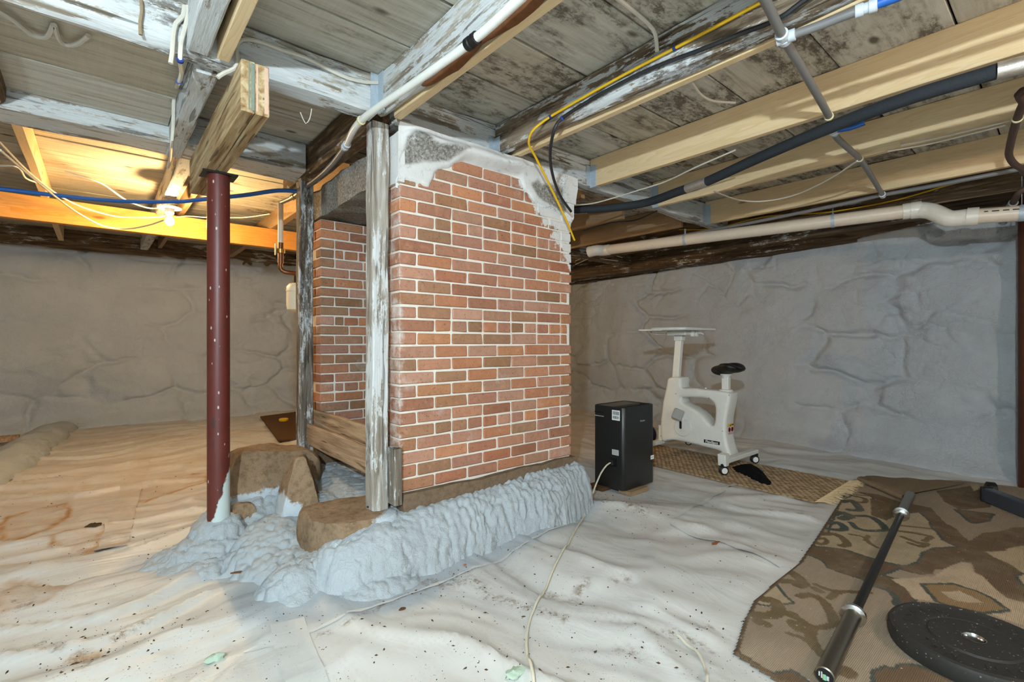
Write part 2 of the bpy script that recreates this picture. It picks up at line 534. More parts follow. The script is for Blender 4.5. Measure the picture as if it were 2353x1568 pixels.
def m_barrier():
    k = NT('vapour_barrier', 0.42, 0.4)
    p = k.pos()
    n1 = k.noise(p, 1.3, 5); 
    col = k.mix(n1, srgb(184, 184, 179), srgb(212, 212, 208))
    st = k.attr('stain')
    o1 = k.noise(p, 5.5, 7, 0.7, 0.8)
    ochre = k.mix(k.noise(p, 9, 5, 0.7), srgb(182, 142, 84), srgb(138, 92, 44))
    col = k.mix(k.math('MULTIPLY', st, k.ramp(o1, [(0.30, 0.35), (0.62, 1.0)]), True), col, ochre)
    sp = k.attr('spray')
    col = k.mix(k.math('MULTIPLY', sp, k.ramp(k.noise(p, 8, 6, 0.75), [(0.26, 0.25), (0.40, 1.0)])), col, srgb(168, 175, 180))
    dn = k.noise(p, 3.1, 8, 0.75)
    dirt = k.ramp(dn, [(0.57, 0.0), (0.74, 0.8)])
    speck = k.ramp(k.noise(p, 130, 2, 0.5), [(0.66, 0.0), (0.70, 1.0)])
    ddens = k.ramp(k.noise(k.vadd(p, 9.1), 2.3, 5, 0.7), [(0.45, 0.06), (0.66, 1.0)])
    col = k.mix(k.math('MULTIPLY', dirt, 0.26), col, srgb(150, 132, 106))
    col = k.mix(k.math('MULTIPLY', k.math('MULTIPLY', speck, ddens), 0.75), col, srgb(84, 66, 48))
    dk = k.attr('dirt')
    col = k.mix(k.math('MULTIPLY', dk, k.ramp(k.noise(p, 26, 6, 0.8), [(0.46, 0.0), (0.60, 0.85)])), col, srgb(112, 90, 64))
    k.color(col)
    k.rough(k.ramp(n1, [(0.3, 0.36), (0.7, 0.55)]))
    sx = k.sep(p)
    wl = k.ramp(sx[0], [(0.2, 0.0), (1.0, 1.0)])
    ca = k.noise(k.vmul(p, (1.6, 12, 1)), 1.0, 3, 0.5, 1.2); cb = k.noise(k.vmul(p, (7, 3.4, 1)), 1.0, 3, 0.5, 1.5)
    cw = k.math('ADD', k.math('MULTIPLY', ca, k.math('SUBTRACT', 1.0, wl)), k.math('MULTIPLY', cb, wl))
    k.bump(cw, 0.17, 0.03)
    return k.m
M_BARRIER = m_barrier()
def m_brick():
    k = NT('old_brick', 0.9, 0.15)
    r = k.rnd(); p = k.pos()
    col = k.ramp(r, [(0.0, srgb(152, 96, 64)), (0.14, srgb(178, 126, 98)), (0.28, srgb(178, 112, 68)), (0.40, srgb(188, 138, 112)),
                     (0.52, srgb(146, 106, 70)), (0.64, srgb(198, 128, 78)), (0.76, srgb(166, 118, 96)), (0.88, srgb(172, 104, 66)), (1.0, srgb(158, 124, 90))])
    col = k.mix(0.35, col, k.hsv(col, 0.5, 0.75, 1.05))
    n = k.noise(p, 34, 6, 0.7)
    col = k.mix(k.ramp(n, [(0.35, 0.55), (0.6, 0.0)]), col, k.hsv(col, 0.5, 0.95, 0.72))
    n2 = k.noise(p, 13, 5, 0.7)
    col = k.mix(k.math('MULTIPLY', k.ramp(n2, [(0.55, 0.0), (0.75, 1.0)]), 0.55), col, srgb(206, 150, 122))
    pit = k.ramp(k.noise(p, 95, 3, 0.6), [(0.30, 1.0), (0.38, 0.0)])
    col = k.mix(k.math('MULTIPLY', pit, 0.45), col, srgb(80, 48, 36))
    # old limewash splashed over the top right corner and down the left edge
    s = k.sep(p)
    wx = k.math('MULTIPLY', k.math('ADD', k.math('SUBTRACT', s[0], 2.22), k.math('MULTIPLY', k.math('SUBTRACT', s[2], 1.72), 0.9)), 3.0)
    w1 = k.math('ADD', wx, k.math('MULTIPLY', k.math('SUBTRACT', k.noise(p, 7, 6, 0.7), 0.5), 1.7))
    hi = k.math('GREATER_THAN', s[2], 1.50)
    w1 = k.math('MULTIPLY', k.ramp(w1, [(0.22, 0.0), (0.30, 1.0)]), hi)
    w2 = k.math('ADD', k.math('MULTIPLY', k.math('SUBTRACT', 1.20, s[0]), 6.0), k.math('MULTIPLY', k.math('SUBTRACT', k.noise(p, 9, 6, 0.7), 0.5), 1.2))
    w2 = k.math('MULTIPLY', k.ramp(w2, [(0.22, 0.0), (0.5, 0.75)]), k.math('LESS_THAN', s[1], 2.5))
    w3 = k.ramp(k.noise(k.vadd(p, 4.0), 4, 6, 0.7), [(0.60, 0.0), (0.74, 0.35)])
    wash = k.math('MAXIMUM', k.math('MAXIMUM', w1, w2), w3)
    col = k.mix(wash, col, k.mix(n, srgb(206, 202, 196), srgb(230, 228, 224)))
    k.color(col)
    k.bump(k.math('SUBTRACT', n, k.math('MULTIPLY', pit, 0.5)), 0.6, 0.006)
    return k.m
M_BRICK = m_brick()
def m_mortar():
    k = NT('lime_mortar', 0.95, 0.1); p = k.pos()
    n = k.noise(p, 40, 6, 0.7); n2 = k.noise(p, 5, 4)
    k.color(k.mix(n2, k.mix(n, srgb(204, 192, 172), srgb(230, 222, 208)), srgb(236, 232, 224)))
    k.bump(n, 0.7, 0.006); return k.m
M_MORTAR = m_mortar()
def m_granite():
    k = NT('granite', 0.9, 0.2); p = k.pos()
    n = k.noise(p, 70, 6, 0.75); n2 = k.noise(p, 6, 5, 0.6)
    c = k.ramp(n, [(0.32, srgb(84, 78, 70)), (0.5, srgb(142, 136, 126)), (0.68, srgb(190, 186, 176))])
    k.color(k.mix(k.ramp(n2, [(0.5, 0.0), (0.68, 0.7)]), c, srgb(168, 164, 156)))
    k.bump(k.math('ADD', n, n2), 0.6, 0.01); return k.m
M_GRANITE = m_granite()
def m_parge():
    k = NT('parging', 0.95, 0.15); p = k.pos()
    n = k.noise(p, 22, 7, 0.7); n2 = k.noise(p, 3.2, 5, 0.6)
    c = k.mix(n2, srgb(196, 194, 188), srgb(232, 232, 230))
    c = k.mix(k.ramp(n, [(0.25, 0.6), (0.42, 0.0)]), c, srgb(150, 142, 130))
    cr = k.voro(k.vadd(p, k.vmul(k.noise(p, 6, 5, 0.7, 0, 1), (0.18, 0.18, 0.18))), 4.0, 'DISTANCE_TO_EDGE')
    c = k.mix(k.math('MULTIPLY', k.ramp(cr, [(0.004, 0.7), (0.010, 0.0)]), k.ramp(n2, [(0.45, 0.0), (0.6, 1.0)])), c, srgb(110, 102, 92))
    gr = k.ramp(k.noise(p, 70, 6, 0.75), [(0.32, srgb(84, 80, 74)), (0.5, srgb(138, 134, 126)), (0.68, srgb(186, 184, 176))])
    c = k.mix(k.attr('grey'), c, gr)
    k.color(c); k.bump(n, 0.5, 0.008); return k.m
M_PARGE = m_parge()
def m_stone(name, a, b):
    k = NT(name, 0.92, 0.15); p = k.pos()
    n = k.noise(p, 26, 7, 0.75); n2 = k.noise(p, 4, 4)
    c = k.mix(n2, a, b)
    c = k.mix(k.ramp(n, [(0.36, 0.6), (0.55, 0.0)]), c, srgb(92, 74, 54))
    s = k.sep(p)
    f = k.math('ADD', k.math('MULTIPLY', k.math('SUBTRACT', k.attr('foam'), 0.5), 3.0), k.math('SUBTRACT', k.noise(p, 18, 6, 0.7), 0.5))
    c = k.mix(k.ramp(f, [(0.45, 0.0), (0.6, 1.0)]), c, srgb(186, 196, 203))
    k.color(c); k.bump(n, 0.7, 0.01); return k.m
M_STONE = m_stone('field_stone', srgb(160, 134, 106), srgb(134, 114, 92))
M_FOUND = m_stone('foundation_stone', srgb(136, 112, 88), srgb(112, 98, 82))
def m_redpole():
    k = NT('red_oxide_paint', 0.42, 0.45); p = k.pos()
    n = k.noise(p, 7, 6, 0.65)
    c = k.mix(n, srgb(80, 31, 25), srgb(102, 44, 36))
    st = k.voro(k.vmul(p, (30, 30, 14)), 1.0)
    c = k.mix(k.ramp(st, [(0.09, 0.9), (0.14, 0.0)]), c, srgb(198, 186, 176))
    ch = k.ramp(k.noise(k.vmul(p, (1, 1, 0.35)), 13, 6, 0.7), [(0.63, 0.0), (0.66, 0.85)])
    c = k.mix(ch, c, srgb(58, 44, 42))
    z = k.sep(p)[2]
    low = k.math('ADD', k.math('MULTIPLY', k.math('SUBTRACT', k.math('ADD', 0.25, k.math('MULTIPLY', k.math('SUBTRACT', k.sep(p)[0], 0.455), 3.2)), z), 5.0), k.math('SUBTRACT', k.noise(p, 9, 5, 0.7), 0.5))
    c = k.mix(k.ramp(low, [(0.1, 0.0), (0.2, 1.0)]), c, srgb(190, 204, 203))
    k.color(c); k.bump(n, 0.1, 0.004); return k.m
M_RED = m_redpole()
def m_jute():
    k = NT('jute', 0.95, 0.1); 
    n = k.noise(k.pos(), 55, 4, 0.7); n2 = k.noise(k.pos(), 4, 4)
    a = k.attr('weave')
    c = k.mix(k.ramp(a, [(0.15, 0.0), (0.8, 1.0)]), srgb(66, 52, 38), srgb(180, 158, 128)); c = k.mix(k.math('MULTIPLY', n, 0.5), c, srgb(150, 122, 86))
    k.color(c); k.bump(n, 0.5, 0.004); return k.m
M_JUTE = m_jute()
def m_rug():
    k = NT('printed_rug', 0.97, 0.08); p = k.pos()
    c = k.attr('pattern', 'Color')
    n = k.noise(p, 140, 3, 0.7); n2 = k.noise(p, 6, 5, 0.7)
    c = k.mix(k.math('MULTIPLY', n, 0.26), c, srgb(120, 106, 88))
    c = k.mix(k.math('MULTIPLY', k.ramp(n2, [(0.45, 0.0), (0.7, 0.5)]), 1.0), c, srgb(142, 128, 106))
    sp = k.ramp(k.voro(k.vmul(p, (22, 22, 1)), 1.0), [(0.05, 0.8), (0.075, 0.0)])
    c = k.mix(sp, c, srgb(205, 200, 190))
    k.color(c)
    w = k.math('ADD', k.wave(p, 75, 0.6, 1, 1, 'X'), k.wave(p, 60, 0.6, 1, 1, 'Y'))
    k.bump(w, 0.5, 0.003); return k.m
M_RUG = m_rug()
def m_rubber():
    k = NT('black_rubber', 0.62, 0.35); p = k.pos()
    n = k.noise(p, 90, 4, 0.7)
    c = k.mix(n, srgb(34, 33, 31), srgb(54, 52, 48))
    sp = k.ramp(k.voro(k.vmul(p, (60, 60, 60)), 1.0), [(0.11, 0.8), (0.16, 0.0)])
    k.color(k.mix(sp, c, srgb(150, 145, 135))); k.bump(n, 0.25, 0.002); return k.m
M_RUBBER = m_rubber()
M_STEEL = plain('brushed_steel', srgb(150, 142, 128), 0.34, 0.5, 1.0, 0.12, 60)
M_CHROME = plain('bright_steel', srgb(196, 194, 188), 0.2, 0.5, 1.0, 0.06)
M_GALV = plain('galvanised_steel', srgb(172, 184, 192), 0.5, 0.5, 0.15, 0.25, 60)
M_BLACKBAR = plain('black_oxide_bar', srgb(30, 30, 28), 0.42, 0.5, 0.4)
M_WHITEPL = plain('white_plastic', srgb(222, 222, 214), 0.38, 0.45)
M_CREAMPL = plain('cream_plastic', srgb(226, 214, 188), 0.42, 0.45)
M_GREYPL = plain('grey_plastic', srgb(152, 152, 146), 0.5, 0.4)
M_DARKPL = plain('charcoal_plastic', srgb(34, 35, 34), 0.36, 0.5)
M_BLACK = plain('black_plastic', srgb(22, 22, 22), 0.5, 0.4)
M_PVC = plain('white_pvc', srgb(220, 214, 200), 0.35, 0.45)
M_PVCCREAM = plain('pvc_pipe', srgb(216, 200, 178), 0.38, 0.45)
M_GREYPEX = plain('grey_tubing', srgb(120, 118, 116), 0.4, 0.45)
M_BLUEPEX = plain('blue_tubing', srgb(32, 96, 178), 0.4, 0.45)
M_NAVYPEX = plain('dark_blue_tubing', srgb(38, 58, 112), 0.4, 0.45)
M_YELLOW = plain('yellow_sheath', srgb(224, 178, 30), 0.45, 0.4)
M_BLACKCABLE = plain('black_sheath', srgb(38, 40, 42), 0.45, 0.4)
M_WHITECABLE = plain('white_sheath', srgb(202, 196, 182), 0.5, 0.35)
M_PIPEINS = plain('black_pipe_foam', srgb(46, 50, 54), 0.8, 0.25, 0, 0.35, 160, 0.3)
M_FOIL = plain('foil', srgb(200, 194, 184), 0.38, 0.5, 0.75, 0.25, 45, 0.6)
M_COPPER = plain('aged_copper', srgb(122, 78, 50), 0.42, 0.5, 0.8, 0.2)
M_BRASS = plain('brass', srgb(186, 150, 82), 0.3, 0.5, 1.0, 0.12)
M_RUSTPIPE = plain('rusty_pipe', srgb(92, 72, 62), 0.65, 0.35, 0.3, 0.3, 70)
M_CLIP = plain('yellowed_clip', srgb(214, 204, 160), 0.5, 0.4)
M_FITTING = plain('fitting', srgb(196, 204, 210), 0.45, 0.4)
M_BLUE = plain('blue_clip', srgb(34, 62, 130), 0.45, 0.4)
M_PORCELAIN = plain('porcelain', srgb(236, 232, 222), 0.25, 0.5)
M_LABEL = plain('paper_label', srgb(232, 232, 228), 0.6, 0.3)
M_PRINT = plain('label_print', srgb(40, 40, 40), 0.6, 0.3)
M_LABELGREY = plain('grey_label', srgb(186, 188, 186), 0.5, 0.3)
M_WARN = plain('warning_yellow', srgb(226, 186, 20), 0.5, 0.3)
M_PINK = plain('warning_panel', srgb(226, 202, 196), 0.5, 0.3)
M_WARNRED = plain('warning_red', srgb(120, 26, 22), 0.5, 0.3)
M_BLACKCLOTH = plain('black_cloth', srgb(20, 20, 21), 0.95, 0.1, 0, 0.3, 80, 0.4)
M_TAPE = plain('seam_tape', srgb(224, 224, 218), 0.4, 0.4, 0, 0.04, 8)
M_CORD = plain('cord', srgb(206, 200, 180), 0.5, 0.35)
M_BARK = plain('bark', srgb(112, 74, 48), 0.95, 0.1, 0, 0.45, 24, 0.9)
M_DIRT = plain('crumbs', srgb(78, 60, 42), 0.95, 0.1, 0, 0.5, 30)
M_PLY = plain('brown_board', srgb(88, 64, 42), 0.85, 0.15, 0, 0.25, 9)
M_SAGE = plain('sage_fluff', srgb(168, 186, 168), 0.9, 0.1, 0, 0.15, 60, 0.6)
M_EARTH = plain('bare_earth', srgb(92, 74, 56), 0.95, 0.1, 0, 0.3, 12, 0.8)
M_TEAL = plain('teal_stripe', srgb(122, 134, 120), 0.7, 0.2, 0, 0.35, 40)
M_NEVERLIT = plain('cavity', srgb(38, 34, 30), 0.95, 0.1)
M_DARKSILL = oldwood('y', srgb(120, 104, 86), srgb(92, 78, 62), srgb(58, 48, 38), 0.25, 0.7, '_sill')  # dark weathered wood of the wall sills
W_X = oldwood('x', srgb(196, 193, 184), srgb(168, 160, 146), srgb(104, 90, 72), 0.70, 0.5, '_girt')
W_Y = oldwood('y', srgb(196, 193, 184), srgb(168, 160, 146), srgb(104, 90, 72), 0.68, 0.5, '_joist')
W_Yd = oldwood('y', srgb(150, 128, 100), srgb(112, 90, 66), srgb(64, 50, 38), 0.22, 0.75, '_dark')
W_Xd = oldwood('x', srgb(150, 134, 110), srgb(116, 98, 76), srgb(66, 54, 42), 0.30, 0.7, '_dark')
W_Z = oldwood('z', srgb(190, 187, 180), srgb(160, 153, 142), srgb(104, 92, 78), 0.50, 0.42, '_post')
W_Zd = oldwood('z', srgb(150, 142, 130), srgb(116, 106, 94), srgb(62, 54, 46), 0.42, 0.75, '_postdark')
W_BEAM = oldwood('y', srgb(202, 186, 152), srgb(172, 146, 106), srgb(120, 88, 56), 0.05, 0.22, '_built')
W_BOARD = oldwood('y', srgb(190, 162, 130), srgb(164, 134, 104), srgb(124, 98, 72), 0.04, 0.2, '_plank')
W_PEEL = oldwood('y', srgb(168, 156, 138), srgb(132, 116, 96), srgb(78, 64, 48), 0.50, 0.8, '_peel')
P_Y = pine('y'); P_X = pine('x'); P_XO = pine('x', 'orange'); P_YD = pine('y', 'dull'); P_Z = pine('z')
# ------------------------------------------------------------------ the setting: floor sheet
RUG_POLY = [onz(*p)[:2] for p in ((1688, 1505), (1712, 1430), (1735, 1385), (1790, 1335), (1835, 1300), (1880, 1235), (1925, 1165), (1962, 1104))] + [(5.12, 0.62), (5.25, 0.2), (5.25, -1.3), (1.62, -1.3), (1.60, 0.2), (1.66, 0.62)]
JX0, JX1, JY0, JY1 = 3.70, 4.46, 1.16, 2.95
def fz(x, y):
    x = np.atleast_1d(np.asarray(x, float)); y = np.atleast_1d(np.asarray(y, float))
    sh = x.shape; x = x.ravel(); y = y.ravel(); z0 = np.zeros_like(x)
    wx = fbm(np.stack([x * 1.1, y * 1.1, z0], 1), 3, 5) * 0.35
    wy = fbm(np.stack([x * 1.1 + 9, y * 1.1, z0], 1), 3, 6) * 0.35
    a = np.stack([(x + wx) * 0.75, (y + wy) * 4.2, z0], 1)
    b = np.stack([(x * 0.92 + y * 0.25 + wx) * 3.6, (y - x * 0.3 + wy) * 1.0, z0 + 3], 1)
    ha = 0.026 * fbm(a, 3, 40) + 0.026 * (1 - np.abs(vnoise(a * 1.3, 41))) ** 7
    hb = 0.040 * fbm(b, 3, 50) + 0.030 * (1 - np.abs(vnoise(b * 0.8, 51))) ** 7
    w = smooth(0.1, 1.2, x - 0.15 * (y - 2.5))
    h2 = 0.012 * fbm(b * 2.3 + 7, 3, 53) + 0.010 * (1 - np.abs(vnoise(b * 1.9 + 3, 54))) ** 6
    h3 = 0.008 * fbm(a * 2.1 + 7, 3, 55) + 0.012 * (1 - np.abs(vnoise(a * 2.2 + 3, 56))) ** 6
    h = (ha + h3) * (1 - w) + (hb + h2) * w + 0.006 * fbm(np.stack([x * 9, y * 9, z0], 1), 3, 60)
    flat = np.maximum(smooth(0.25, -0.05, segdist(x, y, [(2.95, 2.2), (3.1, 2.25)]) - 0.2), 0)
    flat = np.maximum(flat, np.where(inpoly(x, y, RUG_POLY), 1.0, smooth(0.12, 0.0, segdist(x, y, RUG_POLY + RUG_POLY[:1]))))
    dj = np.maximum(np.maximum(JX0 - x, x - JX1), np.maximum(JY0 - y, y - JY1))
    flat = np.maximum(flat, smooth(0.12, 0.0, dj))
    h = h * (1 - flat) - 0.004 * flat
    return np.clip(h, -0.026, 0.055).reshape(sh)
FOAM_EDGE = [onz(*p)[:2] for p in ((1345, 1155), (1270, 1195), (1180, 1240), (1100, 1268), (1030, 1290), (970, 1330), (920, 1360), (850, 1388), (760, 1395), (680, 1400), (620, 1395), (610, 1360), (660, 1310), (600, 1290), (560, 1265), (500, 1300), (430, 1305), (375, 1285))]
def build_floor():
    xs = np.arange(-1.95, 5.75, 0.024); ys = np.arange(-3.0, 8.35, 0.024)
    X, Y = np.meshgrid(xs, ys, indexing='ij'); nx, ny = X.shape
    x, y = X.ravel(), Y.ravel()
    z = fz(x, y)
    # stains: ochre puddles on the left sheet, drawn where they lie
    st = np.zeros_like(x)
    for poly, amt in (
        ([(0, 1190), (90, 1175), (160, 1160), (165, 1185), (120, 1215), (60, 1235), (0, 1245)], 0.9),
        ([(100, 1240), (180, 1215), (225, 1205), (240, 1215), (235, 1245), (215, 1280), (190, 1285), (180, 1265), (120, 1262)], 0.8),
        ([(280, 1120), (360, 1105), (480, 1090), (480, 1110), (400, 1135), (330, 1160), (290, 1155)], 0.85),
        ([(0, 1330), (80, 1320), (160, 1350), (110, 1385), (0, 1410)], 0.55),
        ([(170, 1500), (230, 1495), (250, 1520), (200, 1535)], 0.6),
        ([(0, 1120), (140, 1090), (260, 1060), (420, 1040), (480, 1045), (480, 1060), (300, 1100), (150, 1150), (0, 1180)], 0.35)):
        pp = [onz(*p)[:2] for p in poly]
        d = segdist(x, y, pp + pp[:1]); ins = inpoly(x, y, pp)
        nz = fbm(np.stack([x * 7, y * 7, z * 0], 1), 4, 90) * 0.05
        sd = np.where(ins, d, -d) + nz
        st = np.maximum(st, smooth(-0.008, 0.012, sd) * amt * (0.6 + 0.9 * smooth(0.05, 0.005, sd)))
    far = smooth(0.9, -0.4, x) * smooth(2.2, 3.4, y)
    st = np.maximum(st, 0.40 * smooth(2.6, 3.8, y) * (0.5 + 0.5 * smooth(-0.3, 0.4, fbm(np.stack([x * 0.8, y * 3, z * 0], 1), 4, 95))))
    # foam overspray around the chimney foot
    d = segdist(x, y, FOAM_EDGE)
    nz = fbm(np.stack([x * 4, y * 4, z * 0], 1), 4, 99) * 0.07
    sp = smooth(0.20, 0.10, d + nz)
    # dirt swept into folds and along seams
    dt = np.zeros_like(x)
    for pts, wd in (([(705, 1480), (800, 1440), (920, 1375), (1085, 1310)], .02), ([(1085, 1330), (1130, 1370), (1230, 1400), (1310, 1430)], .035),
                    ([(1380, 1145), (1430, 1165), (1480, 1185)], .05), ([(1500, 1470), (1560, 1460), (1630, 1495)], .03),
                    ([(1260, 1360), (1310, 1380), (1350, 1345)], .03), ([(180, 1500), (240, 1520), (200, 1545)], .05), ([(90, 1475), (130, 1490)], .04),
                    ([(270, 1460), (300, 1440), (330, 1430)], .04), ([(1410, 1350), (1440, 1345)], .03), ([(1590, 1440), (1640, 1450)], .02),
                    ([(930, 1330), (1000, 1340), (1060, 1335)], .05), ([(1430, 1500), (1470, 1510)], .04), ([(30, 1390), (60, 1395)], .04)):
        pp = [onz(*p)[:2] for p in pts]
        dt = np.maximum(dt, smooth(wd, wd * 0.2, segdist(x, y, pp)))
    dt = np.maximum(dt, 0.3 * smooth(0.012, 0.0, z + 0.026) * (y < 2.5))
    o = grid_obj('floor', np.stack([x, y, z], 1), nx, ny, M_BARRIER, attrs={'stain': st, 'spray': sp, 'dirt': dt}, loc=(0, 0, 0))
    structure(o)
    return o
FLOOR = build_floor()

def strip(name, pts, width, mat, parent, lift=0.003, wavy=0.004):
    P = [Vector((p[0], p[1], 0)) for p in spline([(q[0], q[1], 0) for q in pts], 0.04)]
    v = []
    for i, p in enumerate(P):
        T = (P[min(i + 1, len(P) - 1)] - P[max(i - 1, 0)]).normalized(); N = Vector((-T.y, T.x, 0))
        for s in (-0.5, -0.25, 0, 0.25, 0.5):
            q = p + N * (width * s + random.uniform(-wavy, wavy))
            v.append((q.x, q.y))
    V = np.array(v); z = fz(V[:, 0], V[:, 1]) + lift
    z += 0.002 * fbm(np.stack([V[:, 0] * 30, V[:, 1] * 30, z * 0], 1), 2, 8)
    V = np.column_stack([V, z])
    n = len(V); far = smooth(2.4, 3.4, V[:, 1]) * 0.42
    return grid_obj(name, V, len(P), 5, mat, parent, attrs={'stain': far, 'spray': np.zeros(n), 'dirt': np.zeros(n)})
def fpts(*pp): return [onz(*p) for p in pp]
strip('seam_tape', fpts((660, 1440), (678, 1500), (705, 1568), (735, 1640)), 0.12, M_BARRIER, FLOOR, 0.004, 0.001)
strip('sheet_lap', fpts((560, 1510), (705, 1465), (920, 1375), (1090, 1308), (1180, 1270), (1300, 1215)), 0.014, M_BARRIER, FLOOR, 0.004)
strip('sheet_lap', fpts((1545, 1210), (1600, 1232), (1680, 1258), (1800, 1305)), 0.05, M_BARRIER, FLOOR, 0.007)
strip('sheet_lap', fpts((1545, 1203), (1610, 1160), (1690, 1112)), 0.028, M_BARRIER, FLOOR, 0.006)
strip('sheet_lap', fpts((255, 1270), (290, 1160), (330, 1050)), 0.13, M_BARRIER, FLOOR, 0.005)

# ------------------------------------------------------------------ walls, covered in sprayed foam over rubble
def rubble(u, z, seed, big=0.10):
    p = np.stack([u, z, u * 0 + seed], 1)
    a = fbm(p * np.array([0.9, 1.3, 1]), 4, seed) * big
    w = fbm(p * 1.6, 3, seed + 7) * 0.5
    wq = np.stack([fbm(p * 2.2 + 3 * k, 4, seed + 30 + k) for k in range(2)], 1) * 0.33
    f1, f2 = worley(np.stack([u * 1.25 + wq[:, 0], z * 2.3 + wq[:, 1], u * 0 + 0.5], 1), seed + 4)
    e1, e2 = worley(np.stack([u * 3.1 + wq[:, 1] * 2, z * 5.2 + wq[:, 0] * 2, u * 0 + 0.5], 1), seed + 5)
    on = smooth(-0.25, 0.25, fbm(p * 1.3 + 4, 3, seed + 15)); on2 = smooth(-0.05, 0.35, fbm(p * 1.1 + 14, 3, seed + 16))
    cr = smooth(0.16, 0.0, f2 - f1) * on
    cr2 = smooth(0.14, 0.0, e2 - e1) * on2
    c = fbm(p * 7, 4, seed + 9) * 0.010
    fine = (ridged(p * np.array([11, 17, 1]) + wq[:, :1] * 6, 4, seed + 19) - 0.6) * 0.022
    return a * 0.9 + 0.05 * (0.5 - f1) - 0.045 * cr - 0.020 * cr2 + c - fine * (0.15 + np.maximum(cr, on2 * 0.8))
def wall(name, along, lo, hi, line, inward, z1, seed, res, big=0.10, parent=None):
    us = np.arange(lo, hi + res, res); zs = np.arange(-0.04, z1 + 0.001, res)
    U, Z = np.meshgrid(us, zs, indexing='ij'); nu, nz = U.shape; u, z = U.ravel(), Z.ravel()
    h = rubble(u, z, seed, big)
    foot = 0.16 * smooth(0.22, -0.02, z) ** 1.6
    topn = z1 - 0.05 + 0.04 * fbm(np.stack([u * 2, u * 0, u * 0], 1), 3, seed + 2)
    h = h + foot - 0.16 * smooth(0.0, 0.05, z - topn)
    c = np.interp(u, [p[0] for p in line], [p[1] for p in line]) + inward * h
    V = np.stack([c, u, z], 1) if along == 'y' else np.stack([u, c, z], 1)
    o = grid_obj(name, V, nu, nz, M_FOAMWALL, loc=(0, 0, 0))
    return structure(o)
wall('wall_right', 'y', -3.0, 8.4, [(-3, 5.48), (0.3, 5.50), (2.4, 5.70), (5.5, 6.15), (8.4, 6.3)], -1, 2.16, 3, 0.0165)
wall('wall_back', 'x', -1.95, 6.4, [(-2, 8.28), (6.4, 8.15)], -1, 2.36, 12, 0.021, 0.13)
wall('wall_left', 'y', -3.0, 8.4, [(-3, -1.9), (8.4, -1.9)], 1, 2.5, 21, 0.06)
wall('wall_front', 'x', -1.95, 5.6, [(-2, -2.95), (6, -2.95)], 1, 2.4, 31, 0.06)
# timber sills bedded on top of the stone walls
structure(timber('trim_1', 'y', -3.0, 8.3, 5.62, 5.86, 2.06, 2.40, M_DARKSILL, rough=0.006))
structure(timber('trim_2', 'y', 2.3, 8.3, 5.98, 6.4, 2.06, 2.40, M_DARKSILL, rough=0.006))
structure(timber('trim_3', 'x', -1.9, 6.2, 8.22, 8.45, 2.26, 2.52, W_Xd, rough=0.006))

# ------------------------------------------------------------------ ceiling of wide boards
CEIL = thing('ceiling', None, None, (2.0, 2.5, 2.39)); structure(CEIL)
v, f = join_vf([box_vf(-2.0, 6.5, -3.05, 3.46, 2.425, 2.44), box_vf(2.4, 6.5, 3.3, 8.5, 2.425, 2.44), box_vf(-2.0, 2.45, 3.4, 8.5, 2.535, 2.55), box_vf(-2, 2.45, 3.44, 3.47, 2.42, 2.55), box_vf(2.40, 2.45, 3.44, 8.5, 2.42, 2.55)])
mk('backing_slab', v, f, M_NEVERLIT, CEIL)  # added dark backing above the boards, keeps light from leaking in
def deckrow(y0, y1, cuts, z, thick=0.024):
    for x0, x1 in zip(cuts[:-1], cuts[1:]):
        g = random.uniform(0.003, 0.009); dz = random.uniform(-0.004, 0.003)
        v, f = timber_vf('x', x0 + 0.002, x1 - 0.002, y0 + g, y1 - g, z + dz, z + dz + thick, rough=0.0016, c=0.003, seed=random.randint(0, 99), seg=0.3)
        mk('plank', v, f, M_DECK, CEIL, sm=35)
SEAMS = [-3.0, -2.62, -2.25, -1.9, -1.53, -1.15, -0.8, -0.42, -0.05, 0.33, 0.74, 1.174, 1.568, 1.915, 2.27, 2.60, 2.94, 3.20, 3.46]
CUTS = [[-1.95, 1.06, 4.29, 6.4], [-1.95, 0.33, 1.84, 4.29, 6.4], [-1.95, 1.06, 2.67, 6.4], [-1.95, 1.06, 3.42, 6.4]]
for i, (a, b) in enumerate(zip(SEAMS[:-1], SEAMS[1:])):
    deckrow(a, b, CUTS[i % 4] if b > -0.5 else [-1.95, 6.4], 2.39)
yy = 3.46
while yy < 8.3:
    w = random.uniform(0.24, 0.36)
    deckrow(yy, min(yy + w, 8.4), [2.42, 4.29, 6.4] if random.random() < .5 else [2.42, 6.4], 2.39)
    yy += w
yy = 3.46
while yy < 8.3:
    w = random.uniform(0.18, 0.30)
    deckrow(yy, min(yy + w, 8.4), random.choice([[-1.95, 0.45, 2.44], [-1.95, 1.46, 2.44], [-1.95, -0.35, 1.46, 2.44]]), 2.50)
    yy += w
# lower boards nailed up in the bay left of the post beam
for (y0, y1) in ((2.33, 2.86), (2.87, 3.26)):
    v, f = timber_vf('x', -1.9, 0.285, y0, y1, 2.285, 2.31, rough=0.003, c=0.004, seed=int(y0 * 10), seg=0.2)
    mk('plank', v, f, M_DECK, CEIL, sm=35)

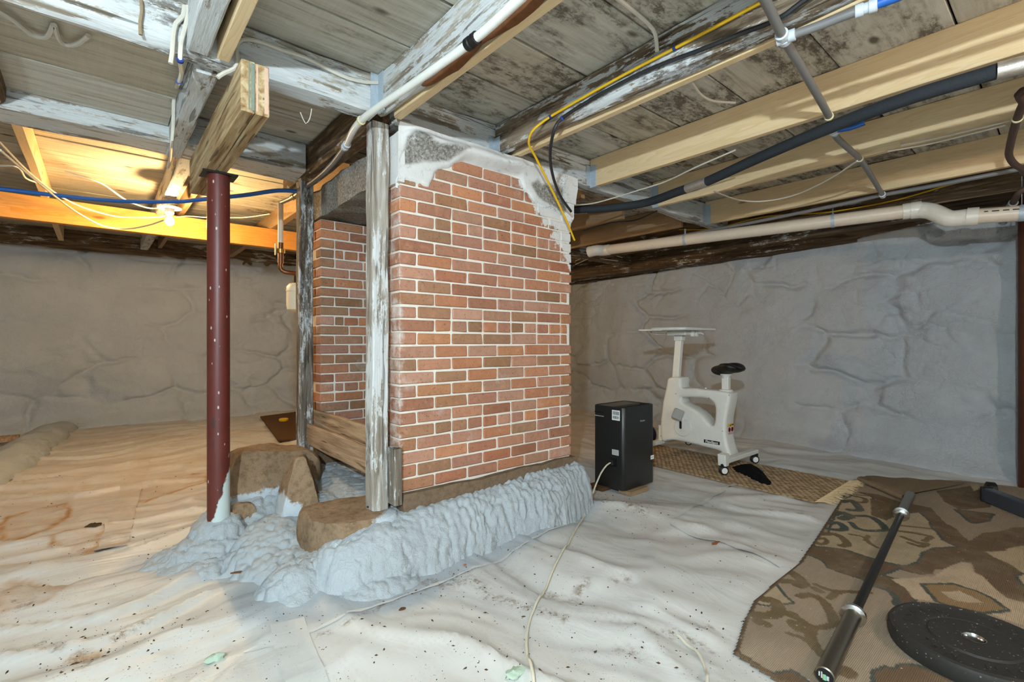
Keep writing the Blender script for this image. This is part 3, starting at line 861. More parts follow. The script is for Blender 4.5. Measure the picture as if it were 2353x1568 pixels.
# ------------------------------------------------------------------ joists and girts
GJ = 'old joists under the boards'
timber('ceiling_girt', 'x', -1.9, 1.022, 2.20, 2.32, 2.20, 2.39, W_X, 'heavy whitewashed girt crossing the top left corner toward the chimney post', 'beam', rough=0.006, c=0.012, seed=1, wane=0.03)
timber('ceiling_girt', 'x', -1.9, 1.022, 3.27, 3.53, 2.20, 2.39, W_X, 'whitewashed girt behind the upper left bay, nearer the lit bulb', 'beam', rough=0.006, c=0.012, seed=2)
timber('ceiling_joist', 'y', 2.325, 3.265, -0.42, -0.33, 2.195, 2.39, W_Yd, 'rounded dark joist end cut off by the left edge of the picture', 'joist', rough=0.006, c=0.03, seed=3)
timber('ceiling_joist', 'y', 2.325, 3.5, 0.29, 0.372, 2.195, 2.39, W_Y, 'short pale joist carrying cables between the two left girts', 'joist', rough=0.005, c=0.008, seed=4)
timber('ceiling_joist', 'y', -2.9, 2.195, 0.252, 0.33, 2.205, 2.39, W_Y, 'whitewashed joist with swirled grain at the top left edge', 'joist', rough=0.005, c=0.008, seed=5)
timber('nailer_strip', 'y', -2.9, 2.18, 0.348, 0.392, 2.20, 2.378, P_Y, 'clean pine strip beside the swirled joist at the top edge', 'batten', rough=0.001, c=0.003, seed=6)
timber('ceiling_joist', 'y', -2.9, 2.25, 1.026, 1.098, 2.208, 2.39, W_Y, 'whitewashed joist with the white pipe slung beneath it', 'joist', rough=0.005, c=0.01, seed=7, wane=0.02)
timber('nailer_strip', 'y', -2.9, 2.19, 1.102, 1.143, 2.20, 2.242, P_Y, 'pine strip along the joist above the white pipe', 'batten', rough=0.0008, c=0.003, seed=8)
timber('ceiling_joist', 'y', 2.325, 3.80, 1.03, 1.17, 2.20, 2.39, W_Yd, 'dark brown joist running over the tops of the two posts', 'joist', rough=0.007, c=0.02, seed=9)
timber('ceiling_joist', 'y', -2.9, 2.25, 1.785, 1.873, 2.205, 2.39, W_PEEL, 'peeling whitewashed joist with the yellow and black cables', 'joist', rough=0.006, c=0.012, seed=10, wane=0.02)
timber('nailer_strip', 'y', -2.9, 2.24, 1.877, 1.915, 2.20, 2.24, P_Y, 'pine strip along the joist that carries the yellow cable', 'batten', rough=0.0008, c=0.003, seed=12)
timber('ceiling_girt', 'x', 1.145, 4.72, 2.26, 2.37, 2.20, 2.388, W_X, 'weathered header timber crossing the top of the chimney', 'beam', rough=0.008, c=0.012, seed=13)
timber('ceiling_joist', 'y', -2.9, 2.255, 2.65, 2.69, 2.19, 2.388, P_Y, 'new pine joist nearest the chimney on the right', 'joist', rough=0.0006, c=0.003, seed=14, group='new pine joists')
timber('ceiling_joist', 'y', -2.9, 2.255, 3.42, 3.46, 2.185, 2.388, P_Y, 'new pine joist in the middle of the three on the right', 'joist', rough=0.0006, c=0.003, seed=15, group='new pine joists')
timber('ceiling_joist', 'y', -2.9, 2.255, 4.27, 4.31, 2.18, 2.388, P_Y, 'new pine joist nearest the grey foam wall', 'joist', rough=0.0006, c=0.003, seed=16, group='new pine joists')
timber('ceiling_joist', 'y', -2.9, 6.0, 4.80, 4.98, 2.18, 2.39, W_Yd, 'old stained joist above the long white drain pipe', 'joist', rough=0.008, c=0.015, seed=17)
timber('nailer_strip', 'y', -2.9, 2.6, 4.985, 5.025, 2.18, 2.22, P_YD, 'thin batten on the old joist above the drain pipe', 'batten', rough=0.001, c=0.003, seed=18)
timber('ceiling_joist', 'y', 2.62, 6.6, 3.50, 3.54, 2.18, 2.385, P_YD, 'short pine joist end showing beyond the header right of the chimney', 'joist', rough=0.001, c=0.003, seed=19)
timber('ceiling_joist', 'y', 2.44, 6.6, 4.16, 4.20, 2.175, 2.385, P_YD, 'dull pine joist beyond the header and above the drain pipe elbow', 'joist', rough=0.001, c=0.003, seed=20)
timber('ceiling_joist', 'y', 2.44, 6.6, 2.76, 2.80, 2.18, 2.385, P_YD, 'dull pine joist tucked behind the chimney top on the right', 'joist', rough=0.001, c=0.003, seed=22)
timber('ceiling_girt', 'x', 3.9, 5.9, 4.05, 4.25, 2.17, 2.385, W_Xd, 'short dark cross timber meeting the grey foam wall', 'beam', rough=0.006, c=0.012, seed=23)
# bays behind the left girt, toward the lit bulb
timber('ceiling_joist', 'y', 3.535, 8.1, -0.385, -0.335, 2.33, 2.498, P_Y, 'yellow-lit pine joist at the far left above the blue pipe', 'joist', rough=0.001, c=0.003, seed=24)
timber('ceiling_joist', 'y', 3.535, 8.1, 0.41, 0.50, 2.315, 2.498, W_Y, 'joist that holds the lit bulb', 'joist', rough=0.003, c=0.006, seed=25)
timber('ceiling_joist', 'y', 3.535, 8.1, 1.42, 1.49, 2.33, 2.498, P_YD, 'joist resting on the orange beam right of the red column', 'joist', rough=0.002, c=0.004, seed=26)
timber('ceiling_joist', 'y', 3.535, 8.1, 0.60, 0.645, 2.36, 2.498, P_YD, 'thin joist just behind the lit bulb', 'joist', rough=0.002, c=0.004, seed=30)
timber('ceiling_beam', 'x', -1.9, 3.6, 5.75, 5.83, 2.125, 2.33, P_XO, 'orange-lit pine beam spanning the left half behind the bulb', 'beam', rough=0.0008, c=0.003, seed=27)
# strip of bark left on the joist above the white pipe
bp = [(1.075 + 0.008 * math.sin(i * 1.7), 0.75 + i * 0.11, 2.205) for i in range(11)]
v, f = tube_vf(bp, lambda t: 0.03 * (0.55 + 0.45 * math.sin(t * 9 + 1) ** 2) * (1 if 0.02 < t < 0.98 else 0.4), 8, True, 0.03, 0.55)
vv = np.array(v); vv += 0.006 * np.stack([fbm(vv * 25, 3, s) for s in (1, 2, 3)], 1)
tag(mk('bark_strip', vv, f, M_BARK, sm=60), 'brown strip of bark on the joist above the white pipe', 'bark')

def hanger(x, y, face, z0, z1, w, label):
    """galvanised joist hanger, opening along y"""
    t = thing('joist_hanger', label, 'bracket', (x + w / 2, y, z0), 'joist hangers')
    for s, xs in ((0, x - 0.003), (1, x + w)):
        box('strap', xs, xs + 0.003, y - 0.055, y, z0, z1, M_GALV, t, 0.0008)
    box('seat', x - 0.003, x + w + 0.003, y - 0.06, y, z0 - 0.003, z0, M_GALV, t, 0.0008)
    for s, xs in ((0, x - 0.04), (1, x + w + 0.003)):
        box('flange', xs, xs + 0.038, y - 0.003, y + 0.001, z0 + 0.01, z1, M_GALV, t, 0.0008)
hanger(1.024, 2.199, 1, 2.20, 2.385, 0.004, 'galvanised hanger in the corner of the whitewashed girt and pipe joist')
hanger(1.783, 2.258, 1, 2.20, 2.30, 0.134, 'galvanised hanger under the joist with the yellow cable')
hanger(2.65, 2.258, 1, 2.187, 2.34, 0.04, 'galvanised hanger of the pine joist nearest the chimney')
hanger(3.42, 2.258, 1, 2.182, 2.36, 0.04, 'galvanised hanger of the middle pine joist')
hanger(4.27, 2.258, 1, 2.177, 2.36, 0.04, 'galvanised hanger of the pine joist nearest the foam wall')
# ------------------------------------------------------------------ chimney: two brick walls under a granite slab
CX0, CX1, CY0 = 1.149, 2.427, 2.225
BX0, BY0 = 1.175, 3.45
CHIM = thing('chimney', 'red brick chimney base with white mortar, granite slab top and open left side', 'chimney', (1.79, 2.9, 0.30))
PITCH, BL, BH, BW, HL, JT = 0.068, 0.2025, 0.0575, 0.098, 0.0958, 0.0108
def brick_mesh(L, W, seed):
    r = np.random.default_rng(seed)
    v, f = box_vf(-L / 2, L / 2, -W / 2, W / 2, 0, BH, 0.0045, 0.0013, r)
    me = bpy.data.meshes.new('brick'); me.from_pydata(v, [], f); me.update(); me.materials.append(M_BRICK)
    return me
M_ST = [brick_mesh(BL, BW, s) for s in range(6)]
M_HD = [brick_mesh(HL, BW, 20 + s) for s in range(6)]
M_HL = [brick_mesh(HL, 2 * BW + JT, 40 + s) for s in range(4)]
M_SH = [brick_mesh(0.058, BW, 60 + s) for s in range(3)]
base = Vector(CHIM.location)
def brick(meshes, xc, yc, z):
    o = bpy.data.objects.new('brick', random.choice(meshes))
    o.location = Vector((xc, yc + random.uniform(-0.0022, 0.0012), z + random.uniform(-0.0012, 0.0012))) - base
    o.rotation_euler = (0, 0, random.uniform(-0.008, 0.008))
    if random.random() < 0.5: o.rotation_euler.z += math.pi
    o.scale = (random.uniform(0.985, 1.004), 1, random.uniform(0.97, 1.02))
    COL.objects.link(o); o.parent = CHIM
z0 = 0.335
for r in range(26):
    z = z0 + r * PITCH
    if r in (4, 12, 20):
        widths = ['S'] + ['H'] * 9 + (['X'] if r == 12 else ['H'])
    elif r % 2:
        widths = ['L'] + ['S'] * 5 + (['X'] if r in (11, 15) else ['H'])
    else:
        widths = ['S'] * 6
    x = CX0
    for i, w in enumerate(widths):
        L = {'S': BL, 'H': HL, 'L': HL, 'X': 0.058}[w]
        if r > 23 and not (1.34 < x < 2.12): x += L + JT; continue
        if w == 'L': brick(M_HL, x + L / 2, CY0 + BW + JT / 2, z)
        else: brick({'S': M_ST, 'H': M_HD, 'X': M_SH}[w], x + L / 2, CY0 + BW / 2, z)
        x += L + JT
    if widths[0] == 'S' and r < 24:
        brick(M_ST, CX0 + BL / 2, CY0 + BW * 1.5 + JT, z)
for r in range(24):
    z = z0 + r * PITCH - 0.004
    widths = ['L', 'S', 'S'] if r % 2 else ['S', 'S', 'S']
    if r in (6, 13, 20): widths = ['H', 'X', 'H', 'H', 'H']
    x = BX0
    for w in widths:
        L = {'S': BL, 'H': HL, 'L': HL, 'X': 0.058}[w]
        if w == 'L': brick(M_HL, x + L / 2, BY0 + BW + JT / 2, z)
        else: brick({'S': M_ST, 'H': M_HD, 'X': M_SH}[w], x + L / 2, BY0 + BW / 2, z)
        x += L + JT
    if widths[0] == 'S': brick(M_ST, BX0 + BL / 2, BY0 + BW * 1.5 + JT, z)
parts = []
for r in range(24):                     # courses deeper inside, behind the front post
    x = BX0 + (3 if r % 2 == 0 else 2.5) * (BL + JT)
    while x + BL < 2.42:
        parts.append(box_vf(x, x + BL, BY0, BY0 + BW, z0 + r * PITCH - 0.004, z0 + r * PITCH - 0.004 + BH, 0.0045, 0.0013, RNG)); x += BL + JT
v, f = join_vf(parts)
mk('inner_brickwork', v, f, M_BRICK, CHIM)['kind'] = 'stuff'
def rough_block(name, x0, x1, y0, y1, za, zb, mat, parent, amp, seed, res=0.035, sm=45):
    """block with lumpy faces"""
    n = [max(2, int((b - a) / res) + 1) for a, b in ((x0, x1), (y0, y1), (za, zb))]
    V, Fc = [], []; idx = {}
    def vid(i, j, k):
        if (i, j, k) not in idx:
            idx[(i, j, k)] = len(V)
            V.append((x0 + (x1 - x0) * i / (n[0] - 1), y0 + (y1 - y0) * j / (n[1] - 1), za + (zb - za) * k / (n[2] - 1)))
        return idx[(i, j, k)]
    for ax in range(3):
        a, b = [k for k in range(3) if k != ax]
        for s in (0, n[ax] - 1):
            for i in range(n[a] - 1):
                for j in range(n[b] - 1):
                    q = []
                    for (di, dj) in ((0, 0), (1, 0), (1, 1), (0, 1)):
                        c = [0, 0, 0]; c[ax] = s; c[a] = i + di; c[b] = j + dj; q.append(vid(*c))
                    Fc.append(q if (s != 0) ^ (ax == 1) else q[::-1])
    P = np.array(V)
    D = np.stack([fbm(P * 6 + 3.1 * k, 4, seed + k) for k in range(3)], 1) * amp
    return mk(name, P + D, Fc, mat, parent, sm=sm)
rough_block('mortar', CX0 + 0.007, CX1 - 0.022, CY0 + 0.0075, CY0 + 0.205, 0.31, 2.11, M_MORTAR, CHIM, 0.0012, 5, 0.05)
rough_block('mortar', BX0 + 0.007, 2.42, BY0 + 0.0075, BY0 + 0.20, 0.20, 1.955, M_MORTAR, CHIM, 0.0012, 6, 0.05)
rough_block('end_block', 2.22, 2.40, CY0 + 0.2, BY0 + 0.01, 0.0, 1.96, M_GRANITE, CHIM, 0.01, 7, 0.08)  # added unseen end block, stops lamplight passing through the hollow
rough_block('foundation', CX0 + 0.01, CX1 + 0.01, CY0 - 0.03, CY0 + 0.22, -0.02, 0.325, M_FOUND, CHIM, 0.012, 8, 0.04)
rough_block('foundation', BX0 - 0.02, CX1, BY0 - 0.03, BY0 + 0.25, -0.02, 0.34, M_FOUND, CHIM, 0.012, 9, 0.06)
rough_block('granite_slab', 1.165, 2.40, 2.33, 3.66, 1.972, 2.165, M_GRANITE, CHIM, 0.022, 10, 0.035)
# parging over the top courses, ragged at its lower edge
pb = [ony(px, py, CY0) for px, py in ((905, 402), (922, 412), (985, 430), (1000, 395), (1062, 368), (1120, 380), (1192, 398), (1205, 440), (1240, 470), (1290, 492), (1322, 505))]
PBX = [p[0] for p in pb]; PBZ = [p[2] for p in pb]
g1 = [ony(650 + a / 3.336, 230 + b / 3.336, CY0)[0::2] for a, b in ((930, 290), (990, 262), (1060, 290), (1150, 350), (1380, 375), (1390, 400), (1260, 460), (1100, 470), (960, 490), (910, 480))]
g2 = [ony(650 + a / 3.336, 230 + b / 3.336, CY0)[0::2] for a, b in ((1890, 640), (1940, 610), (1980, 640), (2160, 660), (2190, 760), (2160, 870), (2080, 830), (1990, 770), (1940, 720))]
xs = np.arange(CX0 - 0.012, CX1 + 0.012, 0.012); zs = np.arange(1.60, 2.205, 0.011)
X, Z = np.meshgrid(xs, zs, indexing='ij'); x, z = X.ravel(), Z.ravel()
n1 = fbm(np.stack([x * 12, z * 12, x * 0], 1), 4, 70); n2 = fbm(np.stack([x * 5, z * 5, x * 0 + 4], 1), 4, 71)
zb = np.interp(x, PBX, PBZ)
th = 0.012 * np.clip((z - zb + n1 * 0.03) / 0.012, -1.5, 1) + 0.005 * n2
gm = np.zeros_like(x)
for g in (g1, g2):
    d = segdist(x, z, g + g[:1]); ins = inpoly(x, z, g)
    gm = np.maximum(gm, smooth(-0.01, 0.012, np.where(ins, d, -d) + n1 * 0.02))
roll = np.exp(-((z - (2.135 + 0.03 * (x - 1.2) + 0.012 * n2)) / 0.038) ** 2) * smooth(1.15, 1.24, x) * smooth(2.2, 1.85, x)
th = th + roll * 0.065 - gm * 0.006 + 0.02 * smooth(2.17, 2.2, z)
kp = (z > zb - 0.06)
grid_obj('parging', np.stack([x, CY0 - th, z], 1), *X.shape, M_PARGE, CHIM, keep=kp, attrs={'grey': gm})
rough_block('parging', 1.138, 1.17, 2.215, 2.40, 1.90, 2.15, M_PARGE, CHIM, 0.01, 14, 0.02)
rough_block('parging', 2.33, 2.45, 2.20, 2.34, 2.02, 2.20, M_PARGE, CHIM, 0.02, 15, 0.03)

# ------------------------------------------------------------------ foam banked up round the chimney foot and the column
def foam_h(x, y):
    n = fbm(np.stack([x * 4, y * 4, x * 0], 1), 4, 80); nf = fbm(np.stack([x * 11, y * 11, x * 0], 1), 3, 81)
    dx = np.maximum(np.maximum(CX0 - x, x - CX1), 0); dy = np.maximum(CY0 - 0.02 - y, 0)
    dxx = np.where(x > CX1, (x - CX1) * 1.7, np.maximum(CX0 - x, 0) * 0.9)
    d = np.hypot(dxx, dy) + n * 0.035
    w = 0.185 + 0.03 * np.sin(x * 7)
    top = 0.235 + 0.035 * (x - 1.15) + 0.02 * n
    sk = np.clip(1 - (np.maximum(d, 0) / w) ** 2.2, -1, 1); sk = np.where(sk > 0, top * np.abs(sk) ** 0.72, sk * 0.12)
    def bump(cx, cy, rx, ry, h, p=2.0, q=0.5):
        e = np.maximum(np.hypot((x - cx) / rx, (y - cy) / ry) + n * 0.16 + nf * 0.05, 0)
        g = np.clip(1 - e ** p, -1, 1); return np.where(g > 0, h * np.abs(g) ** max(q, 0.75), g * 0.12)
    h = sk
    for args in ((1.02, 2.20, 0.33, 0.22, 0.235, 2.6, 0.6), (0.90, 2.26, 0.28, 0.24, 0.13, 2.4, 0.7), (0.66, 2.24, 0.18, 0.16, 0.12), (0.95, 2.02, 0.2, 0.10, 0.05, 2.0, 0.6), (0.62, 2.12, 0.10, 0.08, 0.05),
                 (0.485, 2.936, 0.15, 0.14, 0.175, 3.0, 0.6), (0.46, 2.90, 0.23, 0.18, 0.10, 2.4, 0.7), (0.43, 2.88, 0.28, 0.24, 0.035, 3, 0.5),
                 (0.78, 2.78, 0.36, 0.34, 0.15, 2.0, 0.9), (0.98, 2.85, 0.25, 0.40, 0.22, 2.0, 0.7), (0.78, 3.2, 0.42, 0.38, 0.24, 2.0, 0.8), (0.60, 3.02, 0.16, 0.12, 0.15), (0.70, 2.50, 0.2, 0.2, 0.08)):
        h = np.maximum(h, bump(*args))
    return h
xs = np.arange(0.10, 2.72, 0.0068); ys = np.arange(1.86, 3.75, 0.0068)
X, Y = np.meshgrid(xs, ys, indexing='ij'); x, y = X.ravel(), Y.ravel()
h = foam_h(x, y); H2 = h.reshape(X.shape)
gx, gy = np.gradient(H2, 0.0068); N = np.stack([-gx.ravel(), -gy.ravel(), np.ones(len(x))], 1); N /= np.linalg.norm(N, axis=1)[:, None]
P = np.stack([x, y, h], 1)
h = np.maximum(h, -0.05); P[:, 2] = h; keep = h > -0.045
kk = np.where(keep)[0]
Pk = P[kk]
warp = np.stack([fbm(Pk * 9, 3, s) for s in (201, 202, 203)], 1) * 0.02
f1, f2 = worley((Pk + warp) * np.array([25, 25, 28.0]), 5)
g1_, g2_ = worley((Pk + warp * 0.5) * np.array([46, 46, 50.0]), 6)
billow = np.sqrt(np.clip(1 - (f1 / 0.85) ** 2, 0, 1)); b2 = np.sqrt(np.clip(1 - (g1_ / 0.95) ** 2, 0, 1))
amt = 0.35 + 0.65 * smooth(-0.25, 0.3, fbm(Pk * 3, 3, 210))
rip = np.abs(np.sin((Pk[:, 0] * 0.9 - Pk[:, 1] * 0.4 + fbm(Pk * 6, 3, 211) * 0.08) * 85)) * smooth(1.25, 1.6, Pk[:, 0]) * 0.008
P[kk] += N[kk] * ((billow * 0.030 * amt + b2 * 0.008 + rip) - 0.018)[:, None]
foam = grid_obj('foam_bank', P, *X.shape, M_FOAM, keep=keep)
tag(foam, 'lumpy pale grey spray foam banked around the chimney foot and column base', 'foam')

def stone(name, c, r, seed, cuts, label, foam_dir=(0, 0, -1), foam_lvl=0.0, e=2.6, group=None):
    nu, nv = 40, 24; V = []
    for i in range(nu):
        for j in range(nv):
            a = 2 * math.pi * i / nu; b = -math.pi / 2 + math.pi * j / (nv - 1)
            d = np.array([math.cos(b) * math.cos(a), math.cos(b) * math.sin(a), math.sin(b)])
            V.append(d / (np.abs(d) ** e).sum() ** (1 / e))
    V = np.array(V)
    for n, k in cuts:
        n = np.array(n, float); n /= np.linalg.norm(n)
        s = V @ n; V = V - np.clip(s - k, 0, None)[:, None] * n
    V = V * np.array(r)
    V += np.stack([fbm(V * 7 + 10 * k, 4, seed + k) for k in range(3)], 1) * 0.022
    fd = np.array(foam_dir, float); fd /= np.linalg.norm(fd)
    fo = (V / np.array(r)) @ fd * 0.5 + 0.5 + foam_lvl
    V += np.array(c)
    Fc = []
    for i in range(nu):
        for j in range(nv - 1):
            Fc.append([i * nv + j, ((i + 1) % nu) * nv + j, ((i + 1) % nu) * nv + j + 1, i * nv + j + 1])
    o = mk(name, V, Fc, M_STONE, sm=38)
    a_ = o.data.attributes.new('foam', 'FLOAT', 'POINT'); a_.data.foreach_set('value', fo.astype(np.float32))
    return tag(o, label, 'stone', group)
stone('field_stone', (0.80, 3.27, 0.26), (0.30, 0.22, 0.20), 3, [((0, -1, 0.6), 0.75), ((-1, 0, 0.2), 0.8), ((0.2, 0, 1), 0.85)], 'big brown fieldstone behind the red column', (0, -0.4, -1), -0.06)
stone('field_stone', (0.86, 2.86, 0.235), (0.135, 0.15, 0.215), 8, [((-0.3, -1, 0.5), 0.55), ((1, -0.3, 0.6), 0.6), ((-1, 0.1, 0.5), 0.62)], 'upright wedge of tan stone with a pointed top', (-0.9, -0.1, -1), 0.0)
stone('field_stone', (0.955, 2.39, 0.13), (0.205, 0.215, 0.15), 14, [((0, 0, 1), 0.84), ((-1, -0.5, 0.1), 0.95)], 'flat-topped tan stone under the front post', (0.7, -0.75, -0.6), -0.02, 6.0)
stone('field_stone', (0.605, 2.985, 0.13), (0.065, 0.06, 0.09), 19, [((0, -1, 0.4), 0.6)], 'small rounded grey stone touching the red column', (0, 0, -1), -0.2)

# ------------------------------------------------------------------ posts and boards on the open side of the chimney
def at_post(name, x0, x1, y0, y1, z0, z1, mat, label, seed):
    return timber(name, 'z', z0, z1, x0, x1, y0, y1, mat, label, 'post', 'chimney posts', rough=0.004, c=0.007, seed=seed, seg=0.06)
at_post('wooden_post', 1.030, 1.118, 2.275, 2.365, 0.235, 2.197, W_Z, 'pale weathered wooden post in front of the chimney opening', 31)
at_post('wooden_post', 1.035, 1.128, 3.44, 3.53, 0.33, 2.197, W_Zd, 'dark peeling wooden post at the back of the chimney opening', 33)
timber('plank', 'y', 2.37, 3.435, 1.080, 1.106, 0.39, 0.535, W_BOARD, 'lower brown plank set on edge between the posts', 'plank', rough=0.004, c=0.004, seed=34)
timber('plank', 'y', 2.37, 3.438, 1.128, 1.152, 0.465, 0.625, W_BOARD, 'upper brown plank set on edge behind the lower one', 'plank', rough=0.004, c=0.004, seed=35)
timber('board_offcut', 'z', 0.285, 0.565, 1.105, 1.147, 2.19, 2.272, W_Zd, 'short board offcut leaning between front post and bricks', 'board', rough=0.002, c=0.004, seed=36)

# ------------------------------------------------------------------ red steel column and the built-up beam on it
PX, PY = 0.475, 2.936
t = thing('steel_column', 'dark red painted steel column standing left of the chimney', 'column', (PX, PY, 0.10))
lathe('shaft', [(0.0525, 0), (0.0525, 1.864)], (PX, PY, 0.10), M_RED, t, seg=40)
box('cap_plate', PX - 0.08, PX + 0.08, PY - 0.065, PY + 0.065, 1.964, 1.973, M_BLACKBAR, t, 0.001)
t = thing('built_up_beam', 'doubled timber beam end resting on the red column', 'beam', (0.455, 2.7, 1.974))
for i, (a, b) in enumerate(((0.406, 0.4545), (0.4565, 0.505))):
    timber('beam_ply', 'y', 2.06, 3.42, a, b, 1.974, 2.17, W_BEAM, parent=t, rough=0.0012, c=0.003, seed=40 + i)
for x0, x1, m in ((0.432, 0.437, M_TEAL), (0.441, 0.4535, M_TEAL)):
    box('paint_mark', x0, x1, 2.0585, 2.0602, 1.985, 2.165, m, t, 0.0003)
M_REDSTRIPE = plain('faded_red_stripe', srgb(206, 172, 148), 0.7, 0.2, 0, 0.2, 40)
for x0, x1 in ((0.459, 0.466), (0.488, 0.502)):
    box('paint_mark', x0, x1, 2.0585, 2.0602, 1.985, 2.165, M_REDSTRIPE, t, 0.0003)
t = thing('steel_column', 'dark brown steel column at the right edge of the picture', 'column', (5.30, 0.255, 0.0))
lathe('shaft', [(0.057, 0), (0.057, 2.18)], (5.30, 0.255, 0.0), plain('brown_paint', srgb(74, 40, 26), 0.5, 0.4, 0, 0.2), t, seg=32)
# ------------------------------------------------------------------ lit bulb on its porcelain holder
LX, LY = 0.456, 5.06
t = thing('bulb_fixture', 'bare lit bulb in a white porcelain holder under the left joist', 'lamp', (LX, LY, 2.08))
box('mounting_block', LX - 0.055, LX + 0.055, LY - 0.055, LY + 0.055, 2.262, 2.316, P_YD, t)
lathe('shade_ring', [(0.02, 0.0), (0.085, 0.004), (0.09, 0.012), (0.05, 0.022), (0.045, 0.03)], (LX, LY, 2.232), M_PORCELAIN, t)
lathe('socket', [(0.028, 0), (0.034, 0.01), (0.034, 0.045), (0.03, 0.05)], (LX, LY, 2.187), M_PORCELAIN, t)
kb = NT('lit_bulb'); kb.bsdf.inputs['Emission Color'].default_value = (1.0, 0.64, 0.27, 1); kb.bsdf.inputs['Emission Strength'].default_value = 2150.0
lathe('bulb', [(0.001, 0), (0.016, 0.004), (0.028, 0.018), (0.032, 0.036), (0.028, 0.056), (0.018, 0.076), (0.014, 0.10)], (LX, LY, 2.088), kb.m, t, sm=180)

def clipring(parent, c, r, axis, mat, name='clip'):
    lathe(name, [(r * 1.02, -0.006), (r * 1.28, -0.006), (r * 1.28, 0.006), (r * 1.02, 0.006)], c, mat, parent, axis, 20)
def sub(a, b): return tuple(x - y for x, y in zip(a, b))
def chain(name, pts, r, mat, label, cat='pipe', group=None, clips=(), fit=(), seg=12, curved=True, extra=()):
    """pipe or cable as one thing: run plus its clips and couplings"""
    P = spline(pts, 0.03) if curved else [Vector(p) for p in pts]
    zmin = min(P, key=lambda q: q.z)
    t = thing(name, label, cat, tuple(zmin), group)
    tube('run', pts, r, mat, t, seg=seg, curved=curved)
    def frame(i):
        q = Vector(pts[i]); a = Vector(pts[max(i - 1, 0)]); b = Vector(pts[min(i + 1, len(pts) - 1)])
        return tuple(q), tuple((b - a).normalized())
    for i, m in clips:
        c, ax = frame(i); clipring(t, c, r, ax, m)
    for i, m in fit:
        c, ax = frame(i)
        lathe('coupling', [(r * 1.02, -0.03), (r * 1.38, -0.028), (r * 1.38, -0.008), (r * 1.15, -0.005), (r * 1.15, 0.005), (r * 1.38, 0.008), (r * 1.38, 0.028), (r * 1.02, 0.03)], c, m, t, ax, 18)
    return t
Z = lambda z, *pp: [onz(a, b, z) for a, b in pp]
# white pipe under the joist, with its grey lower run
p = [(1.00, -1.5, 2.165), (1.0, 0.2, 2.165)] + Z(2.165, (1290, -90), (1190, 2), (1085, 95), (960, 185), (830, 277), (795, 335))
chain('water_pipe', p, 0.0165, M_WHITEPL, 'white painted water pipe running up under the joist to the top edge', clips=((6, M_CLIP),), fit=((4, M_BLACK),))
q = [p[-1]] + Z(2.16, (765, 375), (735, 405), (705, 428)) + Z(2.17, (675, 452), (645, 466))
t = chain('water_pipe', q, 0.0155, M_GREYPEX, 'grey plastic pipe bending down past the dark joist toward the valve', fit=((0, M_FITTING), (4, M_BRASS)))
e = q[-1]
v0 = (e[0], e[1], e[2])
t = chain('valve_drop', [v0, (e[0], e[1], e[2] - 0.03), (e[0], e[1], 1.86)], 0.02, M_PVCCREAM, 'upright cream pipe with a brass valve and copper elbow left of the back post', curved=False)
tube('valve_body', [(e[0], e[1], 1.86), (e[0], e[1], 1.70)], lambda s: 0.021 + 0.010 * (0.3 < s < 0.7), M_COPPER, t, curved=False)
tube('valve_neck', [(e[0], e[1], 1.81), (e[0], e[1], 1.78)], 0.031, M_BRASS, t, curved=False)
box('valve_handle', e[0] - 0.042, e[0] - 0.034, e[1] - 0.01, e[1] + 0.01, 1.76, 1.85, M_CLIP, t, 0.002)
box('handle_stem', e[0] - 0.042, e[0] - 0.01, e[1] - 0.008, e[1] + 0.008, 1.80, 1.815, M_BRASS, t, 0.001)
tube('copper_elbow', [(e[0], e[1], 1.71), (e[0], e[1], 1.66), (e[0] + 0.03, e[1] - 0.01, 1.635), (e[0] + 0.10, e[1] - 0.02, 1.63), (1.34, e[1] + 0.06, 1.628)], 0.017, M_COPPER, t, seg=12)
wf = thing('filter_canister', 'cream canister hanging behind the back post', 'filter', (1.21, e[1] + 0.04, 1.33))
lathe('canister', [(0.04, 0), (0.085, 0.02), (0.09, 0.05), (0.09, 0.16), (0.093, 0.163), (0.093, 0.172), (0.09, 0.175), (0.09, 0.20), (0.07, 0.225), (0.05, 0.23)], (1.21, e[1] + 0.04, 1.33), M_CREAMPL, wf)
lathe('canister_cap', [(0.045, 0.228), (0.045, 0.285), (0.02, 0.30)], (1.21, e[1] + 0.04, 1.33), M_BLACK, wf)
# blue pipe below the left joists
p = Z(2.14, (-40, 428), (0, 434), (130, 449), (270, 462), (400, 464), (460, 459), (560, 449), (640, 438), (690, 441))
chain('water_pipe', p, 0.0145, M_BLUEPEX, 'thin blue plastic pipe sagging across the left half below the joists')
# grey supply line hopping under the right-hand joists
p = [(0.4, 0.58, 2.168), (1.0, 0.60, 2.168)] + Z(2.168, (1735, -40), (1800, 86), (1850, 170), (1905, 268), (1922, 315), (1975, 365), (2005, 410), (2028, 448))
t = chain('water_line', p, 0.0155, M_GREYPEX, 'grey tubing crossing under the pine joists with white push fittings', 'pipe', clips=((5, M_CLIP), (7, M_CLIP)), fit=((3, M_FITTING), (9, M_FITTING)))
c4 = onz(1916, 300, 2.168); d4 = sub(p[6], p[5])
lathe('tee', [(0.016, -0.035), (0.022, -0.033), (0.022, -0.012), (0.018, -0.01), (0.018, 0.01), (0.022, 0.012), (0.022, 0.033), (0.016, 0.035)], c4, M_FITTING, t, d4, 18)
tube('stub', [c4, (c4[0] + 0.03, c4[1] - 0.06, c4[2]), (c4[0] + 0.04, c4[1] - 0.12, c4[2] + 0.01)], 0.013, M_BLUEPEX, t)
p2 = Z(2.168, (1806, 86), (1880, 60), (1960, 29), (1990, 19))
